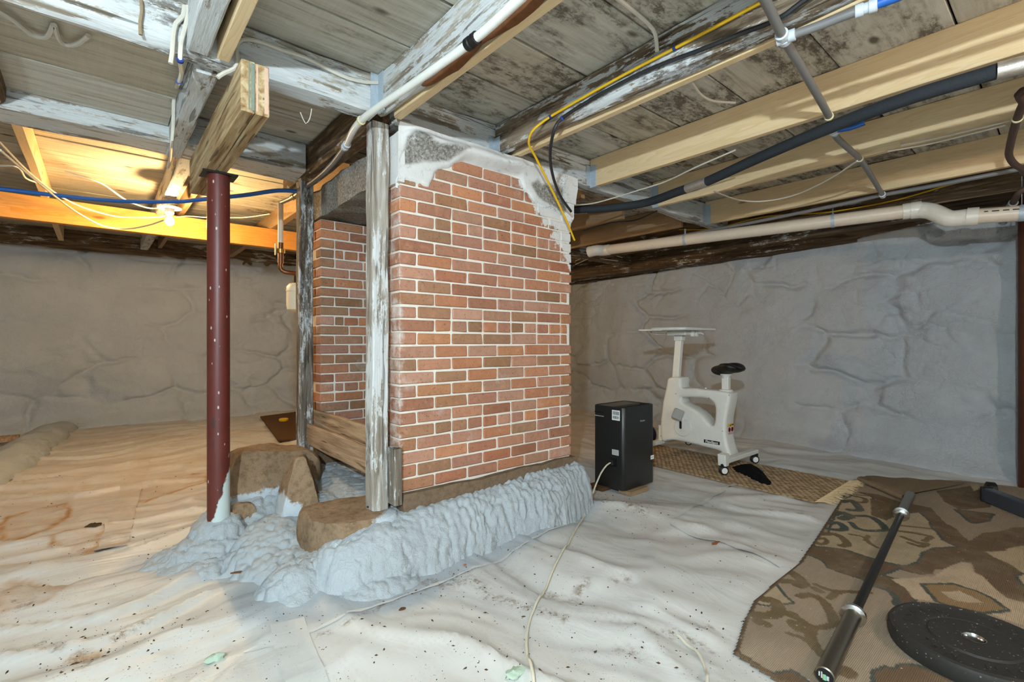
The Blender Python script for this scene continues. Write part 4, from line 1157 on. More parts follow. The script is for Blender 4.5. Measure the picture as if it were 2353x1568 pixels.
chain('water_line', p2, 0.0145, M_GREYPEX, 'short grey tube from the first fitting toward the blue tube', 'pipe', fit=((0, M_FITTING), (3, M_FITTING)))
p3 = [p2[-1]] + Z(2.168, (2040, 0), (2120, -30)) + [(1.95, -0.6, 2.168), (1.95, -2.2, 2.168)]
chain('water_line', p3, 0.0145, M_BLUEPEX, 'bright blue tube end at the top edge on the right', 'pipe')
e3 = p[-1]
chain('water_line', [e3, (e3[0] + 0.01, e3[1] + 0.35, 2.155), (e3[0] + 0.02, 2.25, 2.14), (4.33, 3.4, 2.14)], 0.0145, M_GREYPEX, 'grey tube running back along the joist toward the drain pipe elbow', 'pipe')
chain('water_line', [e3, (e3[0], e3[1] - 0.3, 2.165), (4.36, 0.2, 2.17), (4.36, -1.0, 2.17)], 0.0145, M_GREYPEX, 'grey tube running forward along the joist nearest the wall', 'pipe')
# pipe in black foam sleeve, foil at its ends
p = [(2.60, 3.1, 2.11)] + Z(2.11, (1312, 484), (1380, 480), (1480, 467), (1560, 440), (1625, 417)) + Z(2.13, (1750, 360), (1900, 296), (2080, 228), (2290, 164))
t = chain('insulated_pipe', p, 0.029, M_PIPEINS, 'pipe in a black foam sleeve slung under the pine joists', 'pipe', seg=16)
for i, j in ((1, 2),):
    tube('foil_wrap', [p[i], tuple((Vector(p[i]) * 0.45 + Vector(p[j]) * 0.55))], 0.0305, M_FOIL, t, curved=False, seg=16)
a, b = Vector(p[4]), Vector(p[5])
tube('foil_wrap', [tuple(a * 0.7 + b * 0.3), tuple(a * 0.35 + b * 0.65), tuple(b)], 0.0305, M_FOIL, t, seg=16)
tube('foil_wrap', [p[-1]] + Z(2.13, (2353, 148), (2420, 130)) + [(2.56, -0.6, 2.13), (2.56, -2.0, 2.13)], 0.0312, M_FOIL, t, seg=16)
# white drain pipe with an offset bend
A, B = at(1385, 576, 5.2), at(2105, 483, 3.6)
R_D = 0.051
t = thing('drain_pipe', 'long white drain pipe with an offset bend in front of the grey wall', 'pipe', B)
tube('pipe_run', [A, B], R_D, M_PVCCREAM, t, curved=False, seg=24)
tube('elbow', [(A[0] - 0.09, A[1] + 0.12, A[2] - 0.01), (A[0] - 0.06, A[1] + 0.03, A[2]), A, tuple(Vector(A) * 0.97 + Vector(B) * 0.03)], R_D * 1.12, M_PVC, t, seg=24)
C1, D1 = at(2190, 503, 3.42), at(2235, 498, 3.34)
tube('elbow', [tuple(Vector(B) * 0.97 + Vector(A) * 0.03), B, at(2140, 486, 3.53), at(2172, 500, 3.45), C1, D1], R_D * 1.14, M_PVC, t, seg=24)
E1 = at(2420, 485, 3.08); E1 = tuple(Vector(D1) + (Vector(E1) - Vector(D1)).normalized() * 2.2)
tube('pipe_run', [D1, E1], R_D, M_PVCCREAM, t, curved=False, seg=24)
for c, ax in ((B, sub(A, B)), (D1, sub(E1, D1))):
    lathe('hub', [(R_D, -0.03), (R_D * 1.22, -0.03), (R_D * 1.22, 0.03), (R_D, 0.03)], c, M_PVC, t, ax, 24)
for f_ in (0.34, 0.80):
    c = Vector(A) * (1 - f_) + Vector(B) * f_
    lathe('pipe_strap', [(R_D * 1.01, -0.012), (R_D * 1.06, -0.012), (R_D * 1.06, 0.012), (R_D * 1.01, 0.012)], tuple(c), M_GALV, t, sub(B, A), 24)
    box('strap_tail', c.x - 0.012, c.x + 0.012, c.y - 0.001, c.y + 0.001, c.z + R_D, 2.18, M_GALV, t, 0.0004)
cS = Vector(D1) + (Vector(E1) - Vector(D1)).normalized() * 0.235
lathe('pipe_strap', [(R_D * 1.01, -0.014), (R_D * 1.06, -0.014), (R_D * 1.06, 0.014), (R_D * 1.01, 0.014)], tuple(cS), M_GALV, t, sub(E1, D1), 24)
box('strap_tail', cS.x - 0.014, cS.x + 0.014, cS.y - 0.001, cS.y + 0.001, cS.z + R_D, 2.18, M_GALV, t, 0.0004)
# printed line on the pipe, facing the camera side
dr = (Vector(E1) - Vector(D1)).normalized(); outw = Vector((-1, 0, 0.15)); outw = (outw - dr * outw.dot(dr)).normalized(); upv = outw.cross(dr) * -1
if upv.z < 0: upv = -upv
mid = Vector(D1) + dr * 0.165 + outw * (R_D + 0.0004)
for k, (off, ln) in enumerate(((-0.10, 0.02), (-0.055, 0.035), (-0.005, 0.03), (0.04, 0.03), (0.08, 0.022), (0.115, 0.018), (0.15, 0.04))):
    c = mid + dr * off + upv * 0.012
    xa = dr * ln / 2; ya = upv * 0.0035
    mk('print_mark', [tuple(c - xa - ya), tuple(c + xa - ya), tuple(c + xa + ya), tuple(c - xa + ya)], [[0, 1, 2, 3]], M_PRINT, t)
# brown iron pipe at the right edge
p = [(3.1, -1.4, 2.16), (3.1, -0.3, 2.16)] + Z(2.16, (2375, 200), (2352, 238), (2338, 272)) + [onz(2322, 330, 2.15), onz(2320, 362, 2.14), onz(2345, 386, 2.12), onz(2400, 395, 2.11), (4.3, -0.5, 2.10), (4.3, -1.5, 2.10)]
chain('iron_pipe', p, 0.017, M_RUSTPIPE, 'brown iron pipe looping below the joists at the right edge', 'pipe', clips=((4, M_CLIP),))
p = [(4.55, 0.05, 2.14), (4.62, 0.18, 2.12), onz(2345, 440, 2.08), onz(2326, 470, 2.04)]
chain('iron_pipe', p, 0.019, M_RUSTPIPE, 'brown pipe dropping to a grey clamp above the drain pipe at the right edge', 'pipe', fit=((3, M_GREYPL),))

# ------------------------------------------------------------------ cables
def cable(pts, r, mat, label, clips=(), **kw):
    P = spline(pts, 0.03); zm = min(P, key=lambda q: q.z)
    t = thing('cable', label, 'cable', tuple(zm))
    tube('sheath', pts, r, mat, t, seg=7, **kw)
    for i in clips:
        c = pts[i]; ax = sub(pts[min(i + 1, len(pts) - 1)], pts[max(i - 1, 0)])
        clipring(t, c, r * 1.1, ax, M_BLUE, 'staple')
    return t
X_ = lambda x, *pp: [onx(a, b, x) for a, b in pp]
cable([(1.767, -2.0, 2.30), (1.767, -0.4, 2.30), (1.767, 0.25, 2.30)] + X_(1.767, (1860, -45), (1750, 5), (1640, 64), (1550, 111), (1430, 174), (1330, 230), (1265, 268)) + [at(1240, 286, 2.50), at(1222, 303, 2.53), at(1215, 330, 2.60), at(1231, 362, 2.70), at(1265, 430, 2.86), at(1298, 500, 3.02), at(1320, 552, 3.16)], 0.0065, M_YELLOW,
      'yellow cable stapled along the peeling joist and dropping down the chimney', clips=(6, 9))
cable([(1.764, -2.0, 2.25), (1.764, -0.4, 2.25), (1.764, 0.2, 2.26)] + X_(1.764, (1880, -20), (1790, 42), (1700, 78), (1600, 118), (1500, 156), (1400, 205), (1330, 246), (1292, 272)) + [at(1274, 296, 2.43), at(1264, 355, 2.58), at(1272, 410, 2.75), at(1290, 455, 2.95), at(1312, 486, 3.12)], 0.0085, M_BLACKCABLE,
      'black cable beside the yellow one, dropping over the chimney corner', clips=(10,))
G = lambda y, *pp: [ony(a, b, y) for a, b in pp]
cable(G(2.19, (500, 178), (515, 168), (538, 158), (546, 140), (543, 108), (556, 92), (590, 94), (650, 116), (700, 132), (760, 162), (800, 180), (840, 189), (868, 190)) , 0.0085, M_WHITECABLE,
      'whitewashed cable looping along the face of the left girt')
cable(G(2.185, (424, 14), (420, 38), (404, 55), (398, 85), (396, 120), (392, 146)), 0.0085, M_WHITECABLE, 'white cable ending below the girt at upper left, shorter of the pair')
cable(G(2.185, (432, 14), (430, 45), (422, 75), (416, 100), (414, 138)) + [onz(417, 168, 2.19), onz(412, 188, 2.19)] + X_(0.277, (404, 205), (399, 240), (398, 290), (394, 335)) + [onz(392, 362, 2.19), onz(386, 385, 2.19)], 0.0085, M_WHITECABLE,
      'white cable hung from the girt and back along the short joist', clips=(4, 6))
cable([onz(a, b, 2.26) for a, b in ((-20, 15), (30, 45), (70, 78), (100, 86), (114, 78), (122, 58))], 0.009, M_WHITECABLE, 'grey cable looping down at the far upper left corner')
cable([onz(a, b, 2.26) for a, b in ((125, 58), (132, 84), (145, 100), (165, 104), (185, 97), (203, 82))], 0.009, M_WHITECABLE, 'grey cable loop just right of the upper left corner loop')
cable([onz(a, b, 2.2) for a, b in ((-10, 318), (60, 390), (115, 435), (150, 458), (200, 480), (270, 498), (340, 500), (378, 497))], 0.0065, M_WHITECABLE, 'upper of two white cables sagging toward the lit bulb')
cable([onz(a, b, 2.06) for a, b in ((0, 345), (70, 405), (140, 462), (190, 496), (240, 520), (290, 526), (340, 518), (376, 506))], 0.0065, M_WHITECABLE, 'lower of two white cables sagging toward the lit bulb')
cable([onz(a, b, 2.30) for a, b in ((150, 395), (230, 420), (290, 460), (340, 478), (372, 478))], 0.006, M_WHITECABLE, 'thin cable crossing the yellow-lit boards to the bulb fixture')
cable([onz(a, b, 2.32) for a, b in ((-10, 380), (40, 384), (60, 410), (92, 422))], 0.0065, M_WHITECABLE, 'white cable hooked at the far left above the blue pipe')
cable([onz(a, b, 2.30) for a, b in ((400, 500), (430, 497), (480, 500), (560, 500), (620, 492))], 0.005, M_WHITECABLE, 'thin cable running from the bulb past the red column')
cable(G(1.13, (1395, -20), (1440, 12), (1490, 55), (1506, 80), (1510, 118)) , 0.0085, M_WHITECABLE, 'grey cable tucked between boards and down the peeling joist at the top')
cable([onz(a, b, 2.37) for a, b in ((1590, 190), (1612, 218), (1640, 232), (1690, 236))], 0.006, M_WHITECABLE, 'thin pale cable crossing the boards beside the first pine joist')
cable([onz(1312, 472, 2.12), onz(1360, 468, 2.13), onz(1410, 455, 2.15), onz(1465, 438, 2.17), onz(1530, 417, 2.18), onz(1600, 384, 2.18), onz(1690, 345, 2.19)], 0.005, M_WHITECABLE, 'white cable running above the black pipe sleeve from the chimney')
cable([onz(a, b, 2.15) for a, b in ((1640, 440), (1700, 460), (1760, 462), (1830, 447), (1905, 412), (1970, 370))], 0.005, M_WHITECABLE, 'thin cable sagging below the middle pine joist')
cable([onz(a, b, 2.175) for a, b in ((2040, 348), (2130, 332), (2230, 308), (2310, 288))], 0.005, M_WHITECABLE, 'white cable along the underside of the middle joist, lower of two')
cable([onz(a, b, 2.178) for a, b in ((2070, 334), (2150, 318), (2240, 297), (2330, 276))], 0.005, M_WHITECABLE, 'white cable along the underside of the middle joist, upper of two')
cable([onx(a, b, 4.78) for a, b in ((1560, 528), (1640, 525), (1760, 498), (1900, 488), (2050, 462), (2200, 420), (2360, 385))], 0.006, M_YELLOW, 'yellow cable along the old joist above the drain pipe')
cable([onz(1510, 485, 2.16), onz(1460, 506, 2.14), onz(1405, 512, 2.12), onz(1340, 530, 2.10)], 0.006, M_BLACKCABLE, 'black cable crossing below the header right of the chimney')
for i, (a, lab) in enumerate(((((1322, 600), (1350, 590), (1390, 596), (1420, 600)), 'loose white wire lying on the wall top beside the chimney, nearer one'), (((1322, 608), (1370, 588), (1400, 585), (1430, 592)), 'loose white wire lying on the wall top beside the chimney, farther one'))):
    cable([at(x, y, 6.3) for x, y in a], 0.006, M_WHITECABLE, lab)
cable([ony(690, 258, 2.33), ony(702, 284, 2.34), ony(712, 272, 2.33), ony(716, 250, 2.325)], 0.0025, M_WHITECABLE, 'thin twisted string hanging from the girt left of the front post')
cable([ony(324, 0, 2.19), ony(326, 25, 2.188), ony(322, 50, 2.19), ony(323, 80, 2.19)], 0.006, plain('rope', srgb(150, 130, 104), 0.95, 0.1, 0, 0.3, 60, 0.5), 'frayed rope end hanging on the girt at the upper left')
# ------------------------------------------------------------------ dehumidifier
DX0, DX1, DY0, DY1, DZ0, DZ1 = 2.835, 3.215, 2.105, 2.385, 0.028, 0.622
t = thing('dehumidifier', 'black upright dehumidifier standing right of the chimney', 'dehumidifier', ((DX0 + DX1) / 2, (DY0 + DY1) / 2, DZ0))
def rr_outline(x0, x1, y0, y1, r, n=6):
    o = []
    for cx, cy, a0 in ((x1 - r, y1 - r, 0), (x0 + r, y1 - r, 90), (x0 + r, y0 + r, 180), (x1 - r, y0 + r, 270)):
        for k in range(n + 1):
            a = math.radians(a0 + 90 * k / n); o.append((cx + r * math.cos(a), cy + r * math.sin(a)))
    return o
def loft(name, loops, mat, parent, sm=40, cap=True):
    V = []; Fc = []; n = len(loops[0])
    for L in loops: V += L
    for i in range(len(loops) - 1):
        for k in range(n): Fc.append([i * n + k, i * n + (k + 1) % n, (i + 1) * n + (k + 1) % n, (i + 1) * n + k])
    if cap: Fc.append(list(range(n))[::-1]); Fc.append([(len(loops) - 1) * n + k for k in range(n)])
    return mk(name, V, Fc, mat, parent, sm=sm)
def rl(ins, z, r=0.03): return [(a, b, z) for a, b in rr_outline(DX0 + ins, DX1 - ins, DY0 + ins, DY1 - ins, max(0.004, r - ins))]
loft('body', [rl(0.004, DZ0), rl(0, DZ0 + 0.006), rl(0, DZ1 - 0.004), rl(0.003, DZ1), rl(0.010, DZ1), rl(0.012, DZ1 - 0.02)], M_DARKPL, t)
box('top_grille', DX0 + 0.013, DX1 - 0.013, DY0 + 0.12, DY1 - 0.013, DZ1 - 0.02, DZ1 - 0.003, plain('smoked_lid', srgb(70, 66, 54), 0.3, 0.5), t, 0.003)
for k in range(2):
    box('side_slot', DX0 - 0.0012, DX0 + 0.002, DY1 - 0.10, DY1 - 0.012, DZ1 - 0.055 - 0.028 * k, DZ1 - 0.048 - 0.028 * k, M_BLACK if k == 0 else M_GREYPL, t, 0.0006)
lab = box('barcode_label', DX0 - 0.001, DX0 + 0.001, DY0 + 0.035, DY0 + 0.105, DZ1 - 0.095, DZ1 - 0.022, M_LABEL, t, 0.0003)
yb = DY0 + 0.042
while yb < DY0 + 0.098:
    w = random.choice((0.0015, 0.003, 0.002)); box('barcode_bar', DX0 - 0.0014, DX0 - 0.0008, yb, yb + w, DZ1 - 0.056, DZ1 - 0.030, M_PRINT, lab, 0.0001); yb += w + random.choice((0.0015, 0.0025))
yb = DY0 + 0.042
while yb < DY0 + 0.098:
    w = random.choice((0.0015, 0.003, 0.002)); box('barcode_bar', DX0 - 0.0014, DX0 - 0.0008, yb, yb + w, DZ1 - 0.084, DZ1 - 0.064, M_PRINT, lab, 0.0001); yb += w + random.choice((0.0015, 0.0025))
lab = box('rating_label', DX0 - 0.001, DX0 + 0.001, DY0 + 0.045, DY0 + 0.105, 0.275, 0.315, M_LABELGREY, t, 0.0003)
for k in range(4): box('print_line', DX0 - 0.0013, DX0 - 0.0008, DY0 + 0.051, DY0 + 0.098, 0.281 + k * 0.008, 0.2835 + k * 0.008, M_GREYPL, lab, 0.0001)
box('socket_recess', DX0 - 0.001, DX0 + 0.002, DY0 + 0.055, DY0 + 0.115, 0.19, 0.25, M_BLACK, t, 0.001)
lab = box('energy_label', DX1 - 0.05, DX1 - 0.008, DY0 - 0.001, DY0 + 0.001, 0.205, 0.235, M_LABEL, t, 0.0003)
box('print_line', DX1 - 0.043, DX1 - 0.016, DY0 - 0.0014, DY0 - 0.0008, 0.215, 0.226, M_LABELGREY, lab, 0.0001)
MX = Matrix.Translation((DX0 + 0.225, DY0 - 0.0006, 0.51)) @ Matrix.Rotation(math.pi / 2, 4, 'X')
text_mesh('maker_name', 'Hisense', 0.019, M_GREYPL, t, MX)
plug = thing('power_cord', 'white power cord from the dehumidifier across the sheet to the bottom edge', 'cord', (DX0 - 0.02, DY0 + 0.085, 0.0))
box('plug', DX0 - 0.045, DX0 - 0.002, DY0 + 0.066, DY0 + 0.104, 0.205, 0.245, M_BLACK, plug, 0.006)
def ground(pp, lift):
    Q = spline([(*onz(a_, b_, 0.01)[:2], 0.0) for a_, b_ in pp], 0.03)
    out = [(q.x, q.y, float(fz(q.x, q.y)[0])) for q in Q]
    return [(p_[0], p_[1], max(out[max(i - 1, 0)][2], p_[2], out[min(i + 1, len(out) - 1)][2]) + lift) for i, p_ in enumerate(out)]
cp = [(DX0 - 0.035, DY0 + 0.085, 0.226), (2.75, 2.19, 0.215), (2.68, 2.186, 0.17), (2.605, 2.177, 0.09), (2.55, 2.166, 0.03)]
cp += ground(((1352, 1158), (1330, 1210), (1300, 1270), (1265, 1330), (1232, 1390), (1215, 1430), (1210, 1480), (1215, 1530), (1225, 1575), (1232, 1640)), 0.006)
tube('flex', cp, 0.0055, M_CORD, plug, seg=8)
cable(ground(((1556, 1462), (1575, 1478), (1600, 1500), (1618, 1535), (1625, 1575), (1622, 1620)), 0.006), 0.0055, M_CORD, 'short end of white cord lying on the sheet at the bottom')
cable([(2.66, 2.62, 0.02), (2.70, 2.50, 0.03), (2.72, 2.40, 0.012), (2.80, 2.42, 0.04), (2.86, 2.46, 0.012)], 0.005, M_WHITECABLE, 'loose pale wire on the sheet between chimney and dehumidifier')
rough_block('wood_block', 2.86, 3.08, 2.065, 2.17, 0.0, 0.027, pine('x', 'dull'), None, 0.003, 60, 0.04)
tag(bpy.data.objects[[o.name for o in bpy.data.objects if o.name.startswith('wood_block')][-1]], 'rough wood scrap under the front of the dehumidifier', 'wood')
b = rough_block('wood_block', 2.79, 2.98, 2.26, 2.40, 0.002, 0.026, M_PLY, None, 0.002, 61, 0.04)
tag(b, 'reddish wood scrap showing left of the dehumidifier', 'wood')

# ------------------------------------------------------------------ desk exercise bike
BXc = 4.185; HT = 0.085
t = thing('exercise_bike', 'white desk exercise bike with black saddle on the jute rug', 'exercise bike', (BXc, 2.25, 0.012))
def c4(a, b): return (1300 + a / 3.408, 720 + b / 3.408)
def side(pp, x): return [onx(*c4(a, b), x)[1:] for a, b in pp]
SF = BXc - HT
outer = side([(800, 508), (895, 505), (905, 583), (1000, 588), (1090, 600), (1165, 606), (1270, 622), (1285, 660), (1265, 760), (1250, 860), (1250, 960), (1268, 1050), (1295, 1130), (1290, 1158), (1220, 1128), (1206, 1086), (1100, 1056), (1000, 1030), (900, 1008), (830, 996), (765, 1008), (742, 990), (738, 920), (738, 850), (748, 760), (758, 680), (772, 625), (785, 560)], SF)
hole = side([(903, 668), (925, 660), (1010, 662), (1100, 670), (1148, 698), (1166, 745), (1166, 800), (1158, 865), (1140, 882), (1110, 862), (1062, 800), (1000, 752), (930, 714), (905, 695)], SF)
def smooth_loop(L, n=3):
    P = [Vector(p) for p in L]; out = []; m = len(P)
    for i in range(m):
        p0, p1, p2, p3 = P[i - 1], P[i], P[(i + 1) % m], P[(i + 2) % m]
        for k in range(n):
            s = k / n
            out.append(0.5 * ((2 * p1) + (p2 - p0) * s + (2 * p0 - 5 * p1 + 4 * p2 - p3) * s * s + (3 * p1 - p0 - 3 * p2 + p3) * s ** 3))
    return [(p.x, p.y) for p in out]
outer = smooth_loop(outer); hole = smooth_loop(hole)
def offset(L, d):
    P = [Vector(p) for p in L]; n = len(P); out = []
    area = sum(P[i].x * P[(i + 1) % n].y - P[(i + 1) % n].x * P[i].y for i in range(n))
    s = 1 if area > 0 else -1
    for i in range(n):
        T = (P[(i + 1) % n] - P[i - 1]).normalized(); N = Vector((-T.y, T.x)) * s
        q = P[i] + N * d; out.append((q.x, q.y))
    return out
def slab(name, outer, hole, x0, x1, rnd, mat, parent, sm=35):
    """plate in the y-z plane with rounded rims and an opening"""
    prof = [(rnd, 0.0), (rnd * 0.45, rnd * 0.12), (rnd * 0.12, rnd * 0.45), (0.0, rnd)]
    V, Fc = [], []
    def ring(loop, s):
        ids = []
        layers = [(x0 + h, d) for d, h in prof] + [(x1 - h, d) for d, h in prof[::-1]]
        n = len(loop)
        start = len(V)
        for (xx, d) in layers:
            L = offset(loop, d * s)
            for p in L: V.append((xx, p[0], p[1]))
        for i in range(len(layers) - 1):
            for k in range(n):
                Fc.append([start + i * n + k, start + i * n + (k + 1) % n, start + (i + 1) * n + (k + 1) % n, start + (i + 1) * n + k])
        return start, n, len(layers)
    s0, n0, L0 = ring(outer, 1)
    if hole: s1, n1, L1 = ring(hole, -1)
    for first in (True, False):
        o_ids = [s0 + (0 if first else (L0 - 1) * n0) + k for k in range(n0)]
        polys = [[Vector((V[i][1], V[i][2], 0)) for i in o_ids]]; ids = list(o_ids)
        if hole:
            h_ids = [s1 + (0 if first else (L1 - 1) * n1) + k for k in range(n1)]
            polys.append([Vector((V[i][1], V[i][2], 0)) for i in h_ids]); ids += h_ids
        for tri in tessellate_polygon(polys): Fc.append([ids[i] for i in tri])
    o = mk(name, V, Fc, mat, parent)
    import bmesh
    bm = bmesh.new(); bm.from_mesh(o.data); bmesh.ops.recalc_face_normals(bm, faces=bm.faces); bm.to_mesh(o.data); bm.free()
    o.data.polygons.foreach_set('use_smooth', [True] * len(o.data.polygons)); o.data.set_sharp_from_angle(angle=math.radians(sm))
    return o
body = slab('body', outer, hole, BXc - HT, BXc + HT, 0.028, M_WHITEPL, t)
# column, desk
ct = onx(*c4(890, 200), BXc); cb = onx(*c4(862, 560), BXc)
v, f = box_vf(-0.026, 0.026, -0.033, 0.033, 0, 1.0, 0.006)
v = [(BXc + p[0], cb[1] + (ct[1] - cb[1]) * p[2] + p[1], cb[2] + (ct[2] - cb[2]) * p[2]) for p in v]
mk('column', v, f, M_WHITEPL, t)
v, f = box_vf(-0.034, 0.034, -0.042, 0.042, 0, 0.05, 0.006)
mk('column_head', [(BXc + p[0], ct[1] + p[1], ct[2] - 0.02 + p[2]) for p in v], f, M_WHITEPL, t)
DZ = ct[2] + 0.075
desk = loft('desktop', [[(a, b, z) for a, b in rr_outline(3.88 + i, 4.50 - i, 2.25 + i, 2.60 - i, 0.05)] for i, z in ((0.006, DZ), (0, DZ + 0.005), (0, DZ + 0.021), (0.005, DZ + 0.026))], M_WHITEPL, t)
loft('side_tray', [[(a, b, z) for a, b in rr_outline(3.875 + i, 4.30 - i, 2.45 + i, 2.73 - i, 0.04)] for i, z in ((0.004, DZ - 0.004), (0, DZ), (0, DZ + 0.010), (0.004, DZ + 0.013))], M_WHITEPL, t)
box('desk_bracket', BXc - 0.10, BXc + 0.10, ct[1] - 0.12, ct[1] + 0.08, DZ - 0.045, DZ, M_WHITEPL, t, 0.01)
tube('lever', [(BXc - 0.06, ct[1] + 0.10, DZ - 0.025), (BXc - 0.12, ct[1] + 0.17, DZ - 0.03), (BXc - 0.18, ct[1] + 0.19, DZ - 0.012)], 0.008, M_WHITEPL, t)
tube('lever', [(BXc + 0.06, ct[1] - 0.10, DZ - 0.02), (BXc + 0.12, ct[1] - 0.15, DZ - 0.022), (BXc + 0.15, ct[1] - 0.16, DZ - 0.035)], 0.006, M_WHITEPL, t)
for k in range(2): box('lever_mount', BXc + 0.0 + 0.06 * k, BXc + 0.04 + 0.06 * k, ct[1] - 0.14, ct[1] - 0.11, DZ - 0.055, DZ - 0.002, M_WHITEPL, t, 0.006)
# seat
sc_ = onx(*c4(1255, 560), BXc); sz = onx(*c4(1275, 475), BXc)[2]
v, f = box_vf(BXc - 0.026, BXc + 0.026, sc_[1] - 0.03, sc_[1] + 0.03, sc_[2] - 0.10, sz - 0.01, 0.006)
mk('seat_post', v, f, M_WHITEPL, t)
lathe('seat_collar', [(0.05, 0), (0.055, 0.006), (0.055, 0.016), (0.045, 0.02)], (BXc, sc_[1], onx(*c4(1240, 612), BXc)[2]), M_WHITEPL, t)
lathe('seat_clamp', [(0.03, 0), (0.042, 0.03), (0.06, 0.045)], (BXc, sc_[1], sz - 0.045), M_WHITEPL, t)
tube('seat_lever', [(BXc - 0.02, sc_[1] + 0.02, sz - 0.02), (BXc - 0.06, sc_[1] + 0.07, sz - 0.022), (BXc - 0.10, sc_[1] + 0.09, sz - 0.015)], 0.005, M_GREYPL, t)
nu, nv = 36, 14; V = []
for i in range(nu):
    for j in range(nv):
        a = 2 * math.pi * i / nu; b = -math.pi / 2 + math.pi * j / (nv - 1)
        cx, cy = math.cos(a), math.sin(a)
        rad = max(0.0, math.cos(b)) ** 0.6
        wid = 0.145 * (0.66 - 0.40 * max(0, cy) ** 1.2 + 0.36 * max(0, -cy) ** 0.7) / 0.9
        V.append((BXc + cx * rad * wid, sc_[1] - 0.01 + cy * rad * 0.145, sz + 0.040 + math.sin(b) * 0.046 + 0.030 * (abs(cx) * rad) ** 2 * (1 if cy < 0.3 else 0.3) - 0.014 * cy - (0.030 * max(0, -cy) * (1 - abs(cx)) if b > 0.1 else 0)))
Fc = [[i * nv + j, ((i + 1) % nu) * nv + j, ((i + 1) % nu) * nv + j + 1, i * nv + j + 1] for i in range(nu) for j in range(nv - 1)]
mk('saddle', V, Fc, plain('saddle_vinyl', srgb(24, 23, 22), 0.45, 0.45), t, sm=180)
# crank cover, pedal
pc = onx(*c4(920, 892), SF)
disc = lathe('crank_cover', [(0.083, 0), (0.083, 0.010), (0.079, 0.014), (0.077, 0.014), (0.075, 0.010), (0.001, 0.012)], (SF, pc[1], pc[2]), M_WHITEPL, t, (-1, 0, 0), 40)
loft('crank_slot', [[(SF - 0.0125 - q, pc[1] + 0.02 + a, pc[2] + 0.018 + b) for a, b in rr_outline(-0.011, 0.011, -0.036, 0.036, 0.0105)] for q in (0, 0.002)], M_BLACK, disc)
pt = onx(*c4(878, 795), SF - 0.05)
tube('crank_arm', [(SF - 0.012, pc[1] - 0.005, pc[2] + 0.06), (SF - 0.02, pt[1] - 0.02, pt[2] - 0.01)], 0.011, M_WHITEPL, t, curved=False)
v, f = box_vf(-0.047, 0.047, -0.05, 0.05, -0.016, 0.016, 0.008)
pn_ = Vector((-0.72, -0.55, 0.30)).normalized(); pu = Vector((0.25, -0.3, 1)); pu = (pu - pn_ * pu.dot(pn_)).normalized(); pr = pu.cross(pn_)
ped = mk('pedal', [tuple(Vector(pt) + pr * p[0] + pu * p[1] + pn_ * p[2]) for p in v], f, M_GREYPL, t)
lathe('dial', [(0.036, 0), (0.036, 0.006), (0.03, 0.010)], onx(*c4(1096, 606), BXc), M_WHITEPL, t)
lathe('dial_knob', [(0.010, 0), (0.010, 0.02), (0.007, 0.022)], onx(*c4(1096, 602), BXc), M_WHITEPL, t)
for k, (a, b) in enumerate(((862, 632), (1120, 665), (1278, 645), (1228, 925), (1246, 1097), (795, 992), (760, 675), (743, 962))):
    q = onx(*c4(a, b), SF)
    lathe('screw', [(0.0045, 0), (0.0045, 0.002), (0.003, 0.003)], (SF + (0.0 if k in (0, 1, 3) else 0.004), q[1], q[2]), M_GREYPL, t, (-1, 0, 0), 10)
# maker's plate: black with white letters
a0, a1 = onx(*c4(1082, 1000), SF), onx(*c4(1206, 1022), SF)
yc, zc = (a0[1] + a1[1]) / 2, (a0[2] + a1[2]) / 2
pl = box('name_plate', SF - 0.0012, SF + 0.001, a1[1], a0[1], zc - 0.0145, zc + 0.0145, M_BLACK, t, 0.0004)
MX = Matrix.Translation((SF - 0.0016, yc, zc - 0.001)) @ Matrix(((0, 0, -1, 0), (-1, 0, 0, 0), (0, 1, 0, 0), (0, 0, 0, 1)))
text_mesh('maker_name', 'FlexiSpot', 0.031, M_LABEL, pl, MX, 0.0004, 0.0006)
# warning sticker on the rear edge
ry = onx(*c4(1252, 920), SF)[1] - 0.0025
w0 = ony(*c4(1262, 905), ry)
st = box('warning_sticker', BXc - 0.052, BXc + 0.052, ry - 0.002, ry, w0[2] - 0.055, w0[2] + 0.02, M_PINK, t, 0.0004)
box('warning_band', BXc - 0.052, BXc + 0.052, ry - 0.0028, ry - 0.0015, w0[2] + 0.012, w0[2] + 0.036, M_WARN, st, 0.0003)
mk('warning_triangle', [(BXc - 0.018, ry - 0.0034, w0[2] + 0.015), (BXc + 0.004, ry - 0.0034, w0[2] + 0.015), (BXc - 0.007, ry - 0.0034, w0[2] + 0.033)], [[0, 1, 2]], M_PRINT, st)
box('print_line', BXc + 0.012, BXc + 0.048, ry - 0.0034, ry - 0.0026, w0[2] + 0.020, w0[2] + 0.029, M_PRINT, st, 0.0001)
for s in (-0.024, 0.026):
    lathe('prohibition_ring', [(0.016, 0), (0.0205, 0), (0.0205, 0.001), (0.016, 0.001)], (BXc + s, ry - 0.002, w0[2] - 0.014), M_WARNRED, st, (0, -1, 0), 24)
    box('pictogram', BXc + s - 0.006, BXc + s + 0.006, ry - 0.003, ry - 0.002, w0[2] - 0.024, w0[2] - 0.005, M_PRINT, st, 0.0002)
for k in range(3): box('print_line', BXc - 0.044, BXc + 0.044, ry - 0.0026, ry - 0.002, w0[2] - 0.043 - 0.005 * k, w0[2] - 0.041 - 0.005 * k, M_GREYPL, st, 0.0001)
